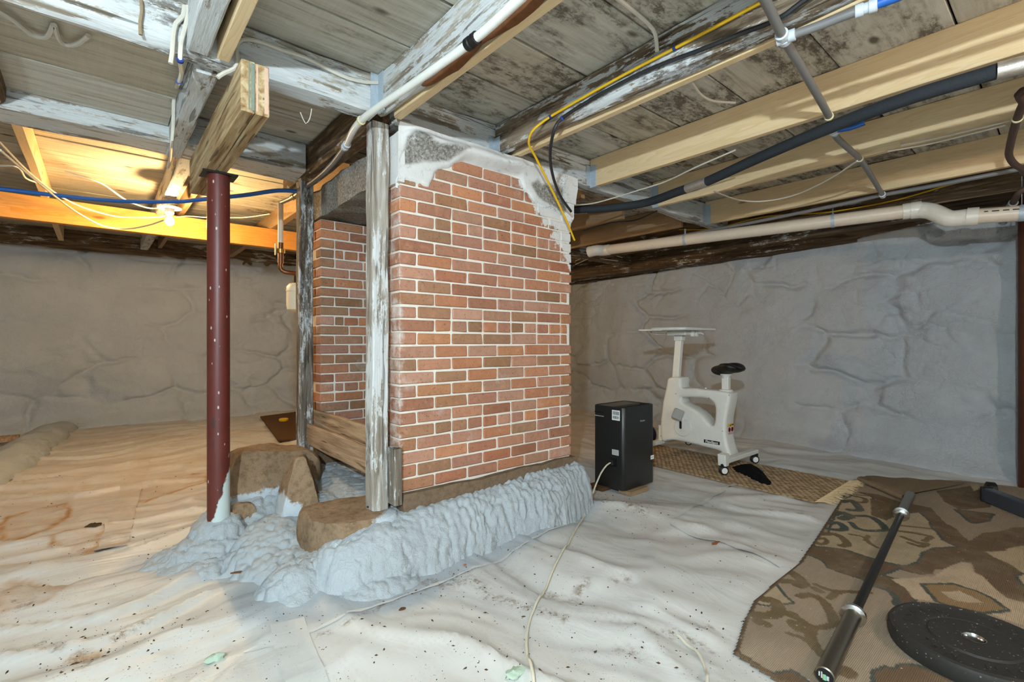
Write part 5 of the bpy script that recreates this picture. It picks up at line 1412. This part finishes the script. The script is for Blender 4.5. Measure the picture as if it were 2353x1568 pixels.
# base bars and casters
rb, fb = 1.89, 2.66
def bar(name, y, x0, x1, z=0.10):
    v, f = box_vf(x0, x1, y - 0.032, y + 0.032, z, z + 0.036, 0.005)
    return mk(name, v, f, M_WHITEPL, t)
bar('base_bar', rb, 3.865, 4.46); bar('base_bar', fb, 3.93, 4.72, 0.10)
v, f = box_vf(-0.036, 0.036, -0.034, 0.034, 0, 1.0, 0.006)
mk('rear_foot', [(3.872 + p[0] * (1.1 - 0.35 * (1 - p[2])) , rb + p[1], 0.085 + p[2] * 0.095) for p in v], f, M_WHITEPL, t)
mk('front_stem', [(BXc + p[0], fb + p[1] - 0.02, 0.12 + p[2] * 0.16) for p in v], f, M_WHITEPL, t)
def caster(x, y, rot):
    cst = bpy.data.objects.new('caster', None); COL.objects.link(cst); cst.parent = t; cst.location = Vector((x, y, 0.012)) - absloc(t)
    c, s_ = math.cos(rot), math.sin(rot)
    ax = (c, s_, 0)
    for off in (-0.020, 0.006):
        lathe('wheel', [(0.030, 0), (0.0345, 0.003), (0.0345, 0.011), (0.030, 0.014)], (x + c * off, y + s_ * off, 0.047), M_BLACK, cst, ax, 28)
        for q in (-0.0008, 0.0138):
            lathe('rim', [(0.016, 0), (0.024, 0), (0.024, 0.0012), (0.016, 0.0012)], (x + c * (off + q), y + s_ * (off + q), 0.047), M_LABEL, cst, ax, 28)
    v, f = box_vf(-0.022, 0.022, -0.026, 0.026, 0.055, 0.092, 0.008)
    mk('fork', [(x + p[0] * c - p[1] * s_, y + p[0] * s_ + p[1] * c, 0.012 + p[2]) for p in v], f, M_BLACK, cst)
caster(3.865, rb - 0.005, 0.9); caster(4.44, rb - 0.005, 0.9); caster(3.955, fb, 0.4); caster(4.69, fb, 0.4)

# dark round weight half hidden behind the dehumidifier
q = onz(1504, 1028, 0.0)
lathe('weight_plate', [(0.02, 0), (0.10, 0), (0.115, 0.01), (0.115, 0.035), (0.10, 0.045), (0.02, 0.045)], (q[0] - 0.03, q[1] + 0.10, 0.12), plain('navy_rubber', srgb(28, 36, 56), 0.5, 0.4), None, (0.8, 0.25, 0.0), 40)
tag(bpy.context.scene.objects['weight_plate'], 'small dark blue-black disc standing between dehumidifier and bike', 'weight plate')

# ------------------------------------------------------------------ jute rug and the cloth on it
xs = np.arange(JX0, JX1, 0.0042); ys = np.arange(JY0, JY1, 0.0042)
X, Y = np.meshgrid(xs, ys, indexing='ij'); x, y = X.ravel(), Y.ravel()
rowp = 0.031; colp = 0.044
ph = np.floor(x / rowp)
wv = (np.abs(np.sin(math.pi * x / rowp)) ** 0.6) * (0.45 + 0.55 * np.abs(np.sin(math.pi * (y / colp + 0.5 * (ph % 2)))) ** 0.7)
kn_ = _h(ph.astype(np.int64), np.floor(y / colp + 0.5 * (ph % 2)).astype(np.int64), ph.astype(np.int64) * 0, 3); wv = wv * (0.6 + 0.4 * kn_)
z = 0.003 + 0.012 * wv + 0.002 * fbm(np.stack([x * 30, y * 30, x * 0], 1), 2, 5)
edge = np.minimum(np.minimum(x - JX0, JX1 - x), np.minimum(y - JY0, JY1 - y)); z = np.where(edge < 0.005, 0.001, z)
xx = x + 0.012 * np.sin(y * 3.0) + 0.006 * fbm(np.stack([y * 6, x * 0, x * 0], 1), 2, 6)
t = thing('jute_rug', 'coarse woven jute rug with fringed end under the exercise bike', 'rug', ((JX0 + JX1) / 2, (JY0 + JY1) / 2, 0.0))
grid_obj('weave', np.stack([xx, y, z], 1), *X.shape, M_JUTE, t, attrs={'weave': wv})
parts = []
for k in range(130):
    fx = JX0 + (JX1 - JX0) * (k + random.random()) / 130 + 0.012 * math.sin(JY0 * 3); ln = random.uniform(0.06, 0.12); sw = random.uniform(-0.035, 0.035)
    zz = 0.014 if fx > 3.95 else 0.008
    parts.append(tube_vf([(fx, JY0 + 0.01, 0.008), (fx + sw * 0.3, JY0 - ln * 0.5, zz + random.uniform(0.004, 0.012)), (fx + sw, JY0 - ln, zz + random.uniform(0, 0.006))], lambda s: 0.0028 * (1 - 0.6 * s), 4, True, 0.03))
v, f = join_vf(parts); fr = mk('fringe', v, f, plain('jute_fringe', srgb(206, 182, 142), 0.95, 0.1), t); fr['kind'] = 'stuff'
cl = [onz(*c4(a, b), 0.015) for a, b in ((1308, 1205), (1340, 1195), (1400, 1192), (1440, 1186), (1490, 1200), (1540, 1240), (1575, 1290), (1605, 1320), (1590, 1340), (1530, 1325), (1460, 1290), (1380, 1250), (1330, 1230))]
cx0 = min(p[0] for p in cl); cx1 = max(p[0] for p in cl); cy0 = min(p[1] for p in cl); cy1 = max(p[1] for p in cl)
xs = np.arange(cx0 - 0.01, cx1 + 0.01, 0.008); ys = np.arange(cy0 - 0.01, cy1 + 0.01, 0.008)
X, Y = np.meshgrid(xs, ys, indexing='ij'); x, y = X.ravel(), Y.ravel()
d = segdist(x, y, cl + cl[:1]); ins = inpoly(x, y, cl); sd = np.where(ins, d, -d)
z = 0.013 + 0.035 * smooth(-0.01, 0.06, sd) * (0.6 + 0.6 * ridged(np.stack([x * 7, y * 7, x * 0], 1), 3, 8)) - 0.02 * (sd < -0.008)
tag(grid_obj('black_cloth', np.stack([x, y, z], 1), *X.shape, M_BLACKCLOTH, keep=sd > -0.016), 'crumpled black cloth lying on the jute rug by the bike wheels', 'cloth')

# ------------------------------------------------------------------ printed rug
def c5(a, b): return (1800 + a / 3.213, 1080 + b / 3.213)
def F5(pp): return [onz(*c5(a, b), 0.008)[:2] for a, b in pp]
gx0 = min(p[0] for p in RUG_POLY); gx1 = max(p[0] for p in RUG_POLY); gy0 = min(p[1] for p in RUG_POLY); gy1 = max(p[1] for p in RUG_POLY)
xs = np.arange(gx0, gx1 + 0.01, 0.0075); ys = np.concatenate([np.arange(gy0, -0.30, 0.03), np.arange(-0.30, gy1 + 0.01, 0.0065)])
X, Y = np.meshgrid(xs, ys, indexing='ij'); x, y = X.ravel(), Y.ravel()
def lin(*c): return np.array(srgb(*c)[:3])
TAN, BRN, LT, TEAL_, ORG, DBR, PNK = lin(162, 145, 124), lin(108, 88, 68), lin(184, 165, 134), lin(72, 82, 78), lin(150, 122, 86), lin(112, 94, 68), lin(196, 174, 146)
colr = np.tile(TAN, (len(x), 1))
nz = fbm(np.stack([x * 22, y * 22, x * 0], 1), 3, 120) * 0.010
big = fbm(np.stack([x * 3, y * 3, x * 0], 1), 3, 121)
colr = colr * (1 + 0.12 * big[:, None])
def fillp(pp, c, rim=None, rw=0.016):
    P_ = F5(pp); d = segdist(x, y, P_ + P_[:1]); s = np.where(inpoly(x, y, P_), d, -d) + nz * 0.6
    colr[s > 0] = c
    if rim is not None: colr[(s > -rw) & (s < 0)] = rim
def stroke(pp, w, c):
    P_ = [p[:2] for p in spline([(a, b, 0) for a, b in F5(pp)], 0.02)]
    colr[segdist(x, y, P_) + nz * 0.4 < w * 1.12] = c
# dark field with stepped pale borders
fillp([(545, 165), (700, 185), (860, 240), (1090, 285), (1140, 340), (1200, 400), (1280, 440), (1330, 500), (1380, 528), (1430, 495), (1480, 470), (1600, 458), (1700, 430), (1800, 430), (2100, 500), (2300, 900), (1900, 1010), (1650, 950), (1560, 880), (1475, 790), (1410, 760), (1392, 690), (1300, 680), (1285, 730), (1230, 712), (1220, 742), (1125, 740), (1110, 778), (1000, 780), (880, 750), (760, 700), (860, 690), (980, 680), (1010, 610), (940, 560), (900, 330), (800, 265), (650, 210)], BRN)
fillp([(170, 560), (300, 570), (460, 590), (560, 640), (660, 660), (780, 690), (860, 730), (760, 760), (690, 780), (900, 830), (960, 960), (900, 1000), (780, 900), (640, 830), (480, 780), (340, 730), (300, 680), (150, 610)], BRN, TEAL_, 0.014)
fillp([(340, 470), (430, 240), (520, 190), (640, 200), (690, 270), (860, 330), (1000, 320), (1070, 380), (1090, 440), (1130, 470), (1160, 520), (1270, 570), (1110, 580), (1020, 610), (980, 680), (900, 712), (780, 690), (640, 650), (460, 590), (190, 560), (240, 480)], LT, TEAL_, 0.014)
fillp([(640, 215), (800, 260), (860, 330), (760, 380), (650, 340)], DBR)
fillp([(1280, 300), (1540, 330), (1500, 380), (1400, 395), (1340, 350)], BRN, TEAL_, 0.016)
fillp([(800, 815), (1110, 790), (1230, 715), (1300, 690), (1390, 700), (1410, 765), (1480, 800), (1560, 885), (1650, 955), (1900, 1020), (1900, 1200), (1500, 1060), (1100, 975), (970, 960), (900, 880)], PNK)
fillp([(1040, 860), (1260, 855), (1420, 905), (1540, 960), (1640, 1040), (1470, 1055), (1330, 1030), (1150, 980)], ORG, TEAL_, 0.018)
fillp([(1160, 905), (1300, 900), (1480, 990), (1330, 985), (1240, 960)], PNK)
fillp([(1490, 610), (1640, 605), (1660, 585), (1800, 560), (1950, 600), (1950, 760), (1777, 770), (1650, 690), (1560, 650)], LT, DBR, 0.012)
fillp([(1730, 790), (1800, 780), (1850, 860), (1780, 860)], LT, TEAL_, 0.014)
fillp([(670, 1500), (760, 1465), (820, 1490), (880, 1450), (1060, 1470), (1250, 1560), (1400, 1800), (700, 1800)], BRN, TEAL_, 0.012)
fillp([(0, 940), (60, 985), (-130, 1000), (-210, 985), (-150, 880), (-60, 850)], LT, TEAL_, 0.014)
fillp([(-60, 1520), (60, 1490), (200, 1590), (-50, 1700)], BRN, TEAL_, 0.010)
fillp([(1130, 160), (1400, 120), (1520, 170), (1530, 280), (1300, 300), (1190, 240)], BRN)
fillp([(1380, 110), (1450, 105), (1440, 150), (1405, 160)], LT)
for pp, w, c in (
    ([(440, 240), (500, 230), (540, 260), (560, 300), (490, 300)], .022, TEAL_), ([(340, 340), (420, 320), (490, 345), (440, 365)], .028, TEAL_), ([(545, 345), (640, 350), (720, 400), (760, 450)], .018, TEAL_),
    ([(320, 400), (400, 395), (450, 430), (420, 450), (330, 440)], .020, TEAL_), ([(500, 395), (550, 440), (650, 455), (750, 450)], .016, TEAL_), ([(530, 200), (600, 215), (600, 245), (540, 240)], .014, DBR),
    ([(280, 480), (380, 480), (450, 520), (470, 560), (430, 565)], .020, DBR), ([(230, 520), (300, 510), (320, 540), (270, 555), (245, 540)], .012, DBR),
    ([(490, 480), (590, 500), (640, 550), (700, 580)], .010, DBR), ([(600, 525), (630, 490)], .010, DBR), ([(840, 455), (960, 470), (1060, 490), (1090, 500), (1040, 530)], .014, DBR), ([(880, 500), (1000, 545), (1060, 550), (1010, 570), (930, 545)], .014, DBR), ([(860, 415), (1000, 430), (1090, 440)], .010, DBR),
    ([(20, 740), (110, 800), (150, 850), (110, 860)], .022, DBR), ([(0, 830), (60, 830), (110, 850)], .018, DBR), ([(235, 850), (330, 890), (460, 905), (640, 912)], .012, DBR), ([(340, 955), (380, 920), (440, 905)], .014, DBR),
    ([(120, 940), (200, 930), (290, 970), (350, 1060), (385, 1150)], .018, DBR), ([(385, 1150), (220, 1170), (90, 1090), (40, 1065)], .014, DBR), ([(10, 1060), (70, 1080)], .022, DBR), ([(220, 1170), (200, 1240), (250, 1330), (290, 1370)], .018, DBR),
    ([(30, 1215), (140, 1250), (230, 1320), (280, 1380)], .010, DBR), ([(-200, 1080), (-80, 1080), (-40, 1040), (-60, 980), (-150, 960)], .024, DBR), ([(400, 1480), (460, 1500)], .030, DBR),
    ([(235, 885), (275, 905)], .016, DBR), ([(75, 1140), (115, 1180)], .022, DBR), ([(-180, 1130), (-130, 1150)], .02, DBR),
    ([(650, 860), (760, 890), (830, 950), (830, 1000)], .012, TEAL_), ([(1270, 300), (1120, 580)], .0, TEAL_)):
    if w: stroke(pp, w, c)
edge = segdist(x, y, RUG_POLY + RUG_POLY[:1]); ins = inpoly(x, y, RUG_POLY)
sd = np.where(ins, edge, -edge)
colr[(sd < 0.014)] = lin(104, 86, 66)
z = 0.002 + 0.009 * smooth(-0.004, 0.006, sd) + 0.010 * smooth(0.3, 0.0, np.hypot(x - 1.75, y - 0.8)) * (0.5 + 0.5 * np.sin(x * 16 + y * 5)) * smooth(0, .05, sd)
t = thing('patterned_rug', 'large tan and brown patterned rug with scroll motifs at the lower right', 'rug', (3.3, 0.0, 0.0))
grid_obj('pile', np.stack([x, y, z], 1), *X.shape, M_RUG, t, keep=sd > -0.008, attrs={'pattern': colr})
# far corner folded back over itself
fa, fb_, fc, fd = onz(1972, 1106, .012), onz(2075, 1150, .012), onz(2225, 1112, .012), onz(1990, 1097, .012)
V, Fc = [], []
A_, B_ = Vector(fa), Vector(fb_); C_, D_ = Vector(fc), Vector(fd)
nn = 24
prof = [(-0.012, 0.004), (-0.02, 0.014), (-0.016, 0.026), (0.0, 0.033)]
inw = ((C_ + D_) / 2 - (A_ + B_) / 2); inw.z = 0; inw.normalize()
for i in range(nn + 1):
    s = i / nn; a = A_.lerp(B_, s); b = D_.lerp(C_, s); L = (b - a).length
    for (u, h) in prof: V.append((a.x + inw.x * u, a.y + inw.y * u, 0.012 + h))
    for k in range(1, 7):
        q = a.lerp(b, k / 6); V.append((q.x, q.y, 0.012 + 0.033 - 0.020 * (k / 6) ** 0.7 + 0.004 * math.sin(i * 0.8 + k)))
m = len(prof) + 6
for i in range(nn):
    for k in range(m - 1): Fc.append([i * m + k, i * m + k + 1, (i + 1) * m + k + 1, (i + 1) * m + k])
kf = NT('rug_backing', 0.97, 0.08); kf.color(kf.mix(kf.noise(kf.pos(), 60, 3), srgb(112, 96, 76), srgb(150, 132, 106))); kf.bump(kf.wave(kf.pos(), 90, .4, 1, 1, 'Y'), 0.4, .002)
tag(mk('folded_edge', V, Fc, kf.m, t, sm=60), 'turned-over edge showing the rug backing')

# ------------------------------------------------------------------ barbell
ZB = 0.052
E0, K0, K1, E1_ = [Vector(onz(a, b, ZB)) for a, b in ((1895, 1555), (1958, 1412), (2068, 1182), (2092, 1138))]
axd = (E1_ - E0); axd.z = 0; Ltot = axd.length; axd.normalize()
E1_ = E0 + axd * Ltot
s0 = (K0 - E0).dot(axd); s1 = (K1 - E0).dot(axd)
t = thing('barbell', 'long barbell with black shaft and steel sleeves lying on the patterned rug', 'barbell', (E0.x, E0.y, 0.012))
AX = tuple(axd)
P0 = tuple(E0)
lathe('sleeve', [(0.024, 0), (0.0275, 0.003), (0.0275, s0)], P0, M_STEEL, t, AX, 32)
lathe('sleeve', [(0.0275, s1), (0.0275, Ltot - 0.003), (0.024, Ltot)], P0, M_STEEL, t, AX, 32)
lathe('shaft', [(0.0165, s0), (0.0165, s1)], P0, M_BLACKBAR, t, AX, 24)
for s, sg in ((s0, 1), (s1, -1)):
    lathe('collar', [(0.0285, s - sg * 0.018), (0.041, s - sg * 0.012), (0.041, s + sg * 0.004), (0.030, s + sg * 0.006), (0.030, s + sg * 0.018), (0.02, s + sg * 0.022)], P0, M_CHROME, t, AX, 32)
cap = lathe('end_cap', [(0.024, -0.0005), (0.024, 0.002)], P0, M_BLACK, t, AX, 32)
side_ = Vector((-axd.y, axd.x, 0)); upz = Vector((0, 0, 1)); fc0 = E0 - axd * 0.0012
def decal(name, u0, u1, w0_, w1_, mat):
    pts = [fc0 + side_ * a + upz * b for a, b in ((u0, w0_), (u1, w0_), (u1, w1_), (u0, w1_))]
    mk(name, [tuple(p) for p in pts], [[0, 1, 2, 3]], mat, cap)
decal('cap_print', 0.013, 0.016, -0.004, 0.010, M_LABEL); decal('cap_print', 0.006, 0.010, -0.008, 0.012, M_LABELGREY)
decal('cap_print', -0.004, 0.003, -0.012, 0.006, plain('cap_green', srgb(120, 190, 160), .5)); decal('cap_print', -0.012, -0.005, -0.010, 0.004, M_LABELGREY); decal('cap_print', 0.0035, 0.0052, -0.012, 0.006, plain('cap_gold', srgb(190, 176, 90), .5))

# ------------------------------------------------------------------ bumper plate
pc = onz(2238, 1468, 0.068); PR = 0.236
t = thing('bumper_plate', 'black rubber bumper plate lying flat at the lower right corner', 'weight plate', (pc[0], pc[1], 0.010))
zb_ = 0.010
lathe('disc', [(0.026, 0.004), (PR - 0.012, 0), (PR - 0.003, 0.004), (PR, 0.014), (PR, 0.052), (PR - 0.004, 0.060), (PR - 0.016, 0.064), (PR - 0.024, 0.060), (PR - 0.030, 0.057), (0.137, 0.057), (0.131, 0.053), (0.126, 0.0535), (0.121, 0.060), (0.034, 0.060), (0.030, 0.056), (0.026, 0.05)], (pc[0], pc[1], zb_), M_RUBBER, t, seg=96, sm=30)
lathe('steel_bush', [(0.0255, 0.004), (0.0255, 0.052), (0.031, 0.0615), (0.033, 0.0605), (0.029, 0.05), (0.027, 0.004)][::-1], (pc[0], pc[1], zb_), M_CHROME, t, seg=40)
def ring_text(word, rad, mid_deg, size, step):
    for i, ch in enumerate(word):
        a = math.radians(mid_deg - (i - (len(word) - 1) / 2) * step)
        MX = Matrix.Translation((pc[0] + rad * math.cos(a), pc[1] + rad * math.sin(a), zb_ + 0.0574)) @ Matrix.Rotation(a - math.pi / 2, 4, 'Z')
        text_mesh('raised_letter', ch, size, M_RUBBER, t, MX, 0.0016)
ring_text('EPRIN', 0.172, 72, 0.045, 14)
ring_text('SPA', 0.172, -30, 0.045, 14)
ring_text('NFL', 0.172, 155, 0.045, 14)
ring_text('BIN', 0.172, 214, 0.045, 14)

# ------------------------------------------------------------------ foot of a gym bench at the right edge
b0, b1 = Vector(onz(2277, 1150, 0.02)), Vector(onz(2353, 1180, 0.02))
dd = (b1 - b0); dd.z = 0; dd.normalize(); nn_ = Vector((-dd.y, dd.x, 0))
if nn_.y < 0: nn_ = -nn_
t = thing('bench_foot', 'black steel bench foot with a bolt hole at the right edge', 'gym bench', (b0.x, b0.y, 0.013))
v, f = box_vf(0.02, 0.62, 0.0, 0.065, 0.0, 0.092, 0.006)
mk('foot_bar', [tuple(b0 + dd * p[0] + nn_ * p[1] + Vector((0, 0, p[2] - 0.005))) for p in v], f, plain('bench_steel', srgb(62, 68, 76), 0.35, 0.5, 0.1), t)
v, f = box_vf(0.0, 0.022, -0.003, 0.068, -0.003, 0.095, 0.005)
mk('end_cap', [tuple(b0 + dd * p[0] + nn_ * p[1] + Vector((0, 0, p[2] - 0.002))) for p in v], f, M_BLACK, t)
hc = b0 + dd * 0.115 + Vector((0, 0, 0.044))
lathe('bolt_hole', [(0.012, -0.001), (0.019, 0.0), (0.019, 0.002), (0.015, 0.003), (0.013, 0.0008), (0.001, 0.0006)], tuple(hc), M_CHROME, t, tuple(-nn_), 28)
lathe('bolt', [(0.0125, 0), (0.0125, 0.0035), (0.008, 0.005)], tuple(hc), M_BLACK, t, tuple(-nn_), 24)
rp = onz(2313, 1150, 0.02); 
lathe('rubber_roller', [(0.040, 0), (0.045, 0.004), (0.045, 0.045), (0.040, 0.049)], (rp[0] + 0.10, rp[1] + 0.06, 0.062), M_BLACK, t, tuple(dd * -0.3 + nn_), 32)

# ------------------------------------------------------------------ small things lying about
q = Vector(onz(858, 1166, 0.262)); d_ = Vector((0.045, -0.05, 0.0)).normalized()
t = thing('brass_nozzle', 'small brass and black fitting lying on the flat stone', 'fitting', tuple(q - Vector((0, 0, 0.008))))
lathe('tip', [(0.002, -0.035), (0.004, -0.033), (0.004, -0.012)], tuple(q), M_BLACK, t, tuple(d_), 14)
lathe('barrel', [(0.007, -0.014), (0.0095, -0.012), (0.0095, 0.022), (0.007, 0.024)], tuple(q), M_BRASS, t, tuple(d_), 18)
q = Vector(onz(652, 968, 0.03)); lathe('yellow_cap', [(0.055, 0), (0.06, 0.006), (0.06, 0.03), (0.05, 0.036)], tuple(q), M_YELLOW, None, seg=28); tag(scene.objects['yellow_cap'], 'small yellow plastic cap on the brown board behind the back post', 'cap')
bb = [onz(a, b, 0.0) for a, b in ((598, 962), (688, 950), (700, 1012), (640, 1018))]
v = [(p[0], p[1], 0.012) for p in bb] + [(p[0], p[1], 0.03) for p in bb]
tag(mk('brown_board', v, [[3, 2, 1, 0], [4, 5, 6, 7], [0, 1, 5, 4], [1, 2, 6, 5], [2, 3, 7, 6], [3, 0, 4, 7]], M_PLY), 'flat brown board on the floor behind the back post', 'board')
def lump(name, px, py, r, label, mat=M_SAGE, seed=1):
    x_, y_, _ = onz(px, py, 0.01); z_ = float(fz(x_, y_)[0])
    nu, nv = 18, 10; V = []
    for i in range(nu):
        for j in range(nv):
            a = 2 * math.pi * i / nu; b = -math.pi / 2 + math.pi * j / (nv - 1)
            V.append((math.cos(b) * math.cos(a) * r[0], math.cos(b) * math.sin(a) * r[1], math.sin(b) * r[2]))
    V = np.array(V); V *= (1 + 0.9 * fbm(V * 70 + seed * 3, 3, seed))[:, None]; V += np.array((x_, y_, z_ + r[2] * 0.7))
    Fc = [[i * nv + j, ((i + 1) % nu) * nv + j, ((i + 1) % nu) * nv + j + 1, i * nv + j + 1] for i in range(nu) for j in range(nv - 1)]
    return tag(mk(name, V, Fc, mat, sm=60), label, 'debris')
lump('foam_scrap', 498, 1515, (0.030, 0.018, 0.012), 'pale green foam scrap on the sheet at the lower left', seed=2)
lump('foam_scrap', 1180, 1562, (0.035, 0.025, 0.010), 'pale green foam scrap at the bottom edge beside the cord', seed=3)
lump('wood_chip', 398, 1302, (0.016, 0.010, 0.007), 'small tan chip at the rim of the column foam', M_PLY, 4)
lump('dark_clump', 215, 1213, (0.04, 0.02, 0.012), 'dark dirt clump on the yellow stain at the left', M_DIRT, 5)
lump('wood_chip', 925, 1398, (0.013, 0.008, 0.004), 'brown chip on the sheet lap in front of the chimney', M_PLY, 6)
lump('brick_chip', 1068, 1297, (0.010, 0.009, 0.005), 'orange brick crumb beside the foam on the grey overspray', plain('brick_crumb', srgb(178, 104, 72), .9), 7)
lump('rust_flake', 1645, 1250, (0.030, 0.012, 0.003), 'rusty brown flake on the sheet lap beside the rug', plain('rust', srgb(138, 88, 52), .9), 8)
for i, (a, b, lab_) in enumerate((((530, 1318), (575, 1320), 'bark sliver lying in front of the column foam, longer one'), ((555, 1300), (567, 1325), 'curled bark sliver crossing the longer one by the column foam'))):
    p0, p1 = onz(*a, 0.015), onz(*b, 0.015)
    tube('bark_sliver', [p0, tuple((Vector(p0) + Vector(p1)) / 2 + Vector((0, 0, 0.008))), p1], lambda s: 0.006 * (1.05 - abs(s - 0.5)), M_BARK, None, lab_, 'bark', seg=6)
# foam-covered curb and dark corner at the far left
V = []; P_ = [(-0.40, 8.05), (-0.48, 7.4), (-0.55, 6.7), (-0.62, 6.1), (-0.72, 5.5), (-0.85, 4.9)]
cv = spline([(a, b, 0) for a, b in P_], 0.04); nn = 15
for i, p in enumerate(cv):
    for k in range(nn):
        a = math.pi * k / (nn - 1); V.append((p.x + math.cos(a) * 0.20, p.y, math.sin(a) * 0.15 - 0.02))
V = np.array(V); V += np.stack([fbm(V * 6 + 5 * k, 4, 140 + k) for k in range(3)], 1) * 0.04
tag(grid_obj('foam_curb', V, len(cv), nn, M_FOAMWALL), 'low foam-covered curb running along the floor at the far left', 'curb')
v, f = timber_vf('x', -1.75, -0.66, 7.35, 7.45, 0.03, 0.09, rough=0.003, c=0.004, seed=77); tag(mk('plank', v, f, W_BOARD, sm=35), 'brown plank lying behind the foam curb at the left edge', 'plank')
v, f = box_vf(-1.72, -0.95, 5.0, 7.9, 0.012, 0.03); tag(mk('earth_patch', v, f, M_EARTH), 'patch of bare brown earth behind the foam curb at the left edge', 'earth', kind='stuff')
# crumbs of dirt, wood and mortar scattered on the sheet
parts = []
for k in range(1600):
    if random.random() < 0.55:
        a, b = random.choice(((1240, 1390), (1430, 1165), (1000, 1335), (1560, 1465), (1150, 1560), (200, 1510), (300, 1450), (1500, 1200), (760, 1340), (420, 1240), (640, 1440), (1340, 1150), (120, 1280)))
        x_, y_, _ = onz(a, b, 0); x_ += random.gauss(0, 0.13); y_ += random.gauss(0, 0.13)
    else:
        x_, y_, _ = onz(random.uniform(0, 1900), random.uniform(1080, 1568), 0)
    if inpoly(np.array([x_]), np.array([y_]), RUG_POLY)[0]: continue
    z_ = float(foam_h(np.array([x_]), np.array([y_]))[0]) if (0.1 < x_ < 2.7 and 1.86 < y_ < 3.7) else -1
    if z_ > -0.02: continue
    z_ = float(fz(x_, y_)[0]); s = random.choice((0.001, 0.0012, 0.0015, 0.002, 0.002, 0.0035)) * random.uniform(0.7, 1.3)
    an = random.uniform(0, 6.28); l = s * random.uniform(1, 3)
    c, sn = math.cos(an), math.sin(an)
    vv = [(x_ + c * l, y_ + sn * l, z_ + 0.0005), (x_ - sn * s, y_ + c * s, z_), (x_ - c * l, y_ - sn * l, z_ + 0.0005), (x_ + sn * s, y_ - c * s, z_), (x_, y_, z_ + s * 1.2)]
    parts.append((vv, [[0, 1, 4], [1, 2, 4], [2, 3, 4], [3, 0, 4], [3, 2, 1, 0]]))
v, f = join_vf(parts)
tag(mk('floor_crumbs', v, f, M_DIRT), 'dirt crumbs and bark bits scattered over the white sheet', 'debris', kind='stuff')
